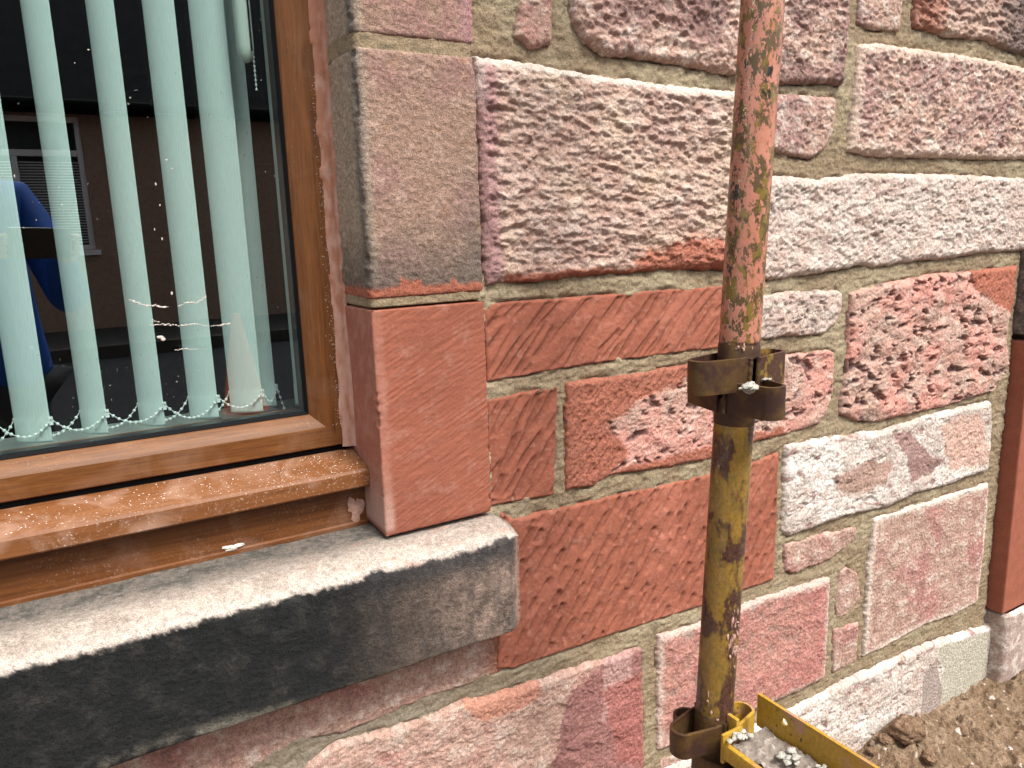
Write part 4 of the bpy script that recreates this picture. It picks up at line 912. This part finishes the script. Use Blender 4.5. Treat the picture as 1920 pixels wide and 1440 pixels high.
b = MB(); z = wz0 + .1
while z < wz1 - .55: b.box((wx0 + .02, YO - .175, z), (wx1 - .02, YO - .150, z + .012)); z += .036
b.build('venetian_blind', M_upvc, oh); MB().box((wx0, YO - .26, wz0), (wx1, YO - .24, wz1)).build('dark_interior', plain('unlit_interior', (.04, .05, .05), .8), oh)
# traffic cone
cn = empty('traffic_cone'); tag(cn, 'orange traffic cone standing in the road, mirrored low in the window', 'traffic cone')
kx, ky = 1.14, 2 * 1.125 - 5.8 - 1
M_or = plain('orange_plastic', (.95, .24, .11), .4, 0, .5, .05); M_bl = plain('black_rubber', (.02, .02, .02), .7)
MB().tube([(kx, ky, .02), (kx, ky, .05), (kx, ky, .70), (kx, ky, .74)], [.165, .15, .034, .028], 40).build('body', M_or, cn, True)
MB().box((kx - .2, ky - .2, -.012), (kx + .2, ky + .2, .022)).build('base', M_bl, cn, False, .01)

# ------------------------------------------------------------------ the photographer, mirrored at the left of the window
def skin(name, V, E, rad, mat, parent=None, sub=2, root=0):
    me = bpy.data.meshes.new(name); me.from_pydata([tuple(map(float, v)) for v in V], E, []); me.update()
    o = bpy.data.objects.new(name, me); C.objects.link(o); me.materials.append(mat)
    k = o.modifiers.new('skin', 'SKIN'); k.use_smooth_shade = True
    if not me.skin_vertices: me.skin_vertices.new()
    for i, r_ in enumerate(rad):
        r_ = r_ if isinstance(r_, tuple) else (r_, r_); me.skin_vertices[0].data[i].radius = r_; me.skin_vertices[0].data[i].use_root = (i == root)
    q = o.modifiers.new('sub', 'SUBSURF'); q.levels = q.render_levels = sub
    if parent: o.parent = parent
    return o
FW = np.array((.5105, .8599, 0)); RT = np.array((.8599, -.5105, 0)); UP = np.array((0, 0, 1.)); BO = np.array((-.20, -1.42, 0))
def bp(r_, f, z): return BO + RT * r_ + FW * f + UP * z
phc = CAM - CM[:, 1] * .0085; cr, cu, cf = CM[:, 0], CM[:, 2], CM[:, 1]
hR = phc + cr * .082 - cf * .012; hL = phc - cr * .082 - cf * .012
per = empty('person'); tag(per, 'person in a blue jacket holding up a dark phone, seen only in the glass', 'person')
M_skin = plain('skin', (.52, .29, .21), .5, 0, .4, .05); M_blue = plain('blue_jacket', (.006, .085, .42), .75, 0, .3, .15, 12); M_trs = plain('dark_trousers', (.018, .02, .028), .85); M_hair = plain('dark_hair', (.035, .022, .015), .6); M_shoe = plain('black_shoes', (.015, .015, .016), .5)
Vb = [bp(0, 0, .93), bp(0, 0, 1.12), bp(0, .01, 1.32), bp(0, .02, 1.47), bp(0, .035, 1.55), bp(0, .06, 1.64), bp(0, .065, 1.73)]
Eb = [(i, i + 1) for i in range(6)]; Rb = [(.13, .10), (.12, .09), (.145, .10), .05, .048, (.075, .088), (.055, .065)]
def chain(pts, rads, frm):
    k = len(Vb); Vb.extend(pts); Rb.extend(rads); Eb.append((frm, k)); Eb.extend((k + i, k + i + 1) for i in range(len(pts) - 1)); return len(Vb) - 1
for sgn, hp in ((1, hR), (-1, hL)):
    e = bp(.21 * sgn, .14, 1.10) * .6 + hp * .4 * np.array((1, 1, 0)) + UP * 1.13 * .4; wv = hp - cf * .045 - cr * .012 * sgn * -1 - UP * .035
    w_ = chain([bp(.18 * sgn, .01, 1.41), e, wv], [.045, .036, .024], 2)
    pm = chain([hp - cf * .018 - UP * .012 + cr * sgn * .012], [(.024, .014)], w_)
    for j in range(4):
        o_ = cu * (.022 - .015 * j); base = hp - cf * .008 + cr * sgn * .018 + o_ - UP * .006
        chain([base, base + cf * .022 - cr * sgn * .002, base + cf * .027 - cr * sgn * .020 + cu * .001], [.0085, .008, .007], pm)
    tb = hp - cf * .010 - cu * .030
    chain([tb, tb + cf * .004 - cr * sgn * .022 + cu * .004, tb + cf * .003 - cr * sgn * .040 + cu * .008], [.010, .009, .0075], pm)
for sgn in (1, -1): chain([bp(.09 * sgn, 0, .86), bp(.11 * sgn, .02, .48), bp(.12 * sgn, -.02, .07), bp(.13 * sgn, .13, .02)], [.078, .052, .036, .03], 0)
body = skin('body', Vb, Eb, Rb, M_skin, per)
Vj = [bp(0.03, 0, .80), bp(0.03, 0, .95), bp(.01, 0, 1.12), bp(0, .01, 1.33), bp(0, .015, 1.46)]; Ej = [(0, 1), (1, 2), (2, 3), (3, 4)]; Rj = [(.185, .15), (.17, .13), (.16, .125), (.175, .125), .07]
for sgn, hp in ((1, hR), (-1, hL)):
    e = bp(.21 * sgn, .14, 1.10) * .6 + hp * .4 * np.array((1, 1, 0)) + UP * 1.13 * .4; wv = hp - cf * .050 - UP * .038
    k0 = len(Vj); Vj += [bp(.18 * sgn, .01, 1.405), e, wv]; Rj += [.068, .056, .037]; Ej += [(3, k0), (k0, k0 + 1), (k0 + 1, k0 + 2)]
skin('jacket', Vj, Ej, Rj, M_blue, per)
Vt = [bp(0, 0, .93), bp(.09, 0, .84), bp(.11, .02, .48), bp(.12, -.02, .10), bp(-.09, 0, .84), bp(-.11, .02, .48), bp(-.12, -.02, .10)]
skin('trousers', Vt, [(0, 1), (1, 2), (2, 3), (0, 4), (4, 5), (5, 6)], [(.16, .12), .09, .068, .058, .09, .068, .058], M_trs, per)
for sgn in (1, -1): skin('shoe', [bp(.12 * sgn, -.05, .035), bp(.125 * sgn, .06, .03), bp(.135 * sgn, .19, .022)], [(0, 1), (1, 2)], [(.045, .045), (.046, .04), (.04, .028)], M_shoe, per)
hc = bp(0, .06, 1.665)
def headbits():
    b = MB(); rings = []
    for i in range(13):
        th = math.pi * .56 * i / 12
        rings.append([tuple(hc + RT * .088 * math.sin(th) * math.cos(a) + FW * (.108 * math.sin(th) * math.sin(a) - .012 - .02 * max(0, math.sin(a)) * (i / 12)) + UP * (.118 * math.cos(th) + (.055 * max(0, math.sin(a)) * (i / 12) ** 2))) for a in np.linspace(0, 2 * np.pi, 25)[:-1]])
    MB().sweep(None, rings).build('hair', M_hair, per, True, 0, 80)
    for sgn in (1, -1):
        e = hc + RT * .031 * sgn + FW * .088 + UP * -.01; MB().ball(tuple(e), .012, 1, 12).build('eye', plain('eye', (.6, .58, .55), .3), per, True)
        e2 = hc + RT * .080 * sgn + FW * .0 - UP * .012; MB().ball(tuple(e2), .03, 2, 12, .05, (.3, .6, 1)).build('ear', M_skin, per, True)
    nz = hc + FW * .092; MB().tube([tuple(nz + UP * .005), tuple(nz - UP * .02 + FW * .012), tuple(nz - UP * .036 + FW * .018), tuple(nz - UP * .042)], [.006, .010, .014, .009], 12).build('nose', M_skin, per, True)
    mo = hc + FW * .088 - UP * .066; MB().tube([tuple(mo - RT * .024 - FW * .006), tuple(mo), tuple(mo + RT * .024 - FW * .006)], [.003, .007, .003], 10).build('mouth', plain('lips', (.42, .17, .14), .5), per, True)
headbits()
ph = MB(); Mx = Matrix([[cr[i], cu[i], cf[i], phc[i]] for i in range(3)] + [[0, 0, 0, 1]])
ph.box((-.078, -.0385, -.0042), (.078, .0385, .0042), Mx); po = ph.build('phone', plain('black_phone_case', (.01, .01, .011), .35), None, False, .0022); tag(po, 'black phone held sideways in both hands of the mirrored photographer', 'phone')

# the same house front carries on above and to both sides of the part the photograph shows
def rubble():
    k = NM('rubble_masonry'); b_ = k.n('ShaderNodeTexBrick'); b_.inputs['Scale'].default_value = 1.0; b_.inputs['Mortar Size'].default_value = .014; b_.inputs['Brick Width'].default_value = .42; b_.inputs['Row Height'].default_value = .2
    b_.inputs['Color1'].default_value = (.42, .27, .22, 1); b_.inputs['Color2'].default_value = (.30, .15, .12, 1); b_.inputs['Mortar'].default_value = (.29, .22, .145, 1)
    tc = k.n('ShaderNodeTexCoord'); sx = k.n('ShaderNodeSeparateXYZ'); cb = k.n('ShaderNodeCombineXYZ'); k.l(tc.outputs['Object'], sx.inputs[0]); k.l(sx.outputs[0], cb.inputs[0]); k.l(sx.outputs[2], cb.inputs[1]); k.l(cb.outputs[0], b_.inputs['Vector'])
    n = k.noise(40, 5, .65); k.base(k.mix(1.0, b_.outputs[0], k.ramp(n, [(.3, .7), (.7, 1.3)]), 'MULTIPLY'), .92, 0, .2); a = k.bump(n, .8, .006); k.bump(b_.outputs['Fac'], .8, -.006, a); return k.m
b = MB().box((2.285, .0, -.1), (9, .35, 5)).box((.38, .004, 1.862), (2.284, .35, 5)).box((-1.249, .004, 2.2815), (.379, .35, 5)).box((-9, .004, -.1), (-1.2505, .35, 5))
o = b.build('rubble_masonry', rubble(), wall); o['label'] = 'the rest of the sandstone house front beyond the picture'

# small stones and bits of lime lying in the soil, far too many to count
rdg = random.Random(31); b1 = MB(); b2 = MB()
for i in range(620):
    x = rdg.uniform(1.25, 2.9); y = -abs(rdg.gauss(0, .45)); 
    if y < -.98: continue
    z0 = float(soil_z(np.array([[x]]), np.array([[y]]))[0][0, 0]); q = min(.010, .0018 * math.exp(abs(rdg.gauss(0, .65))))
    (b1 if rdg.random() < .22 else b2).ball((x, y, z0 + q * .3), q, rdg.randrange(9999), 7, .28, (rdg.uniform(.8, 1.5), rdg.uniform(.7, 1.3), rdg.uniform(.5, .9)))
o = b1.build('lime_grit', M_pale, None, True, 0, 50); tag(o, 'pale bits of lime and grit scattered over the soil', 'grit', None, 'stuff')
o = b2.build('gravel', plain('brown_gravel', (.20, .145, .10), .9, 0, .2, .35, 40), None, True, 0, 50); tag(o, 'small brown stones lying in the loose soil', 'gravel', None, 'stuff')
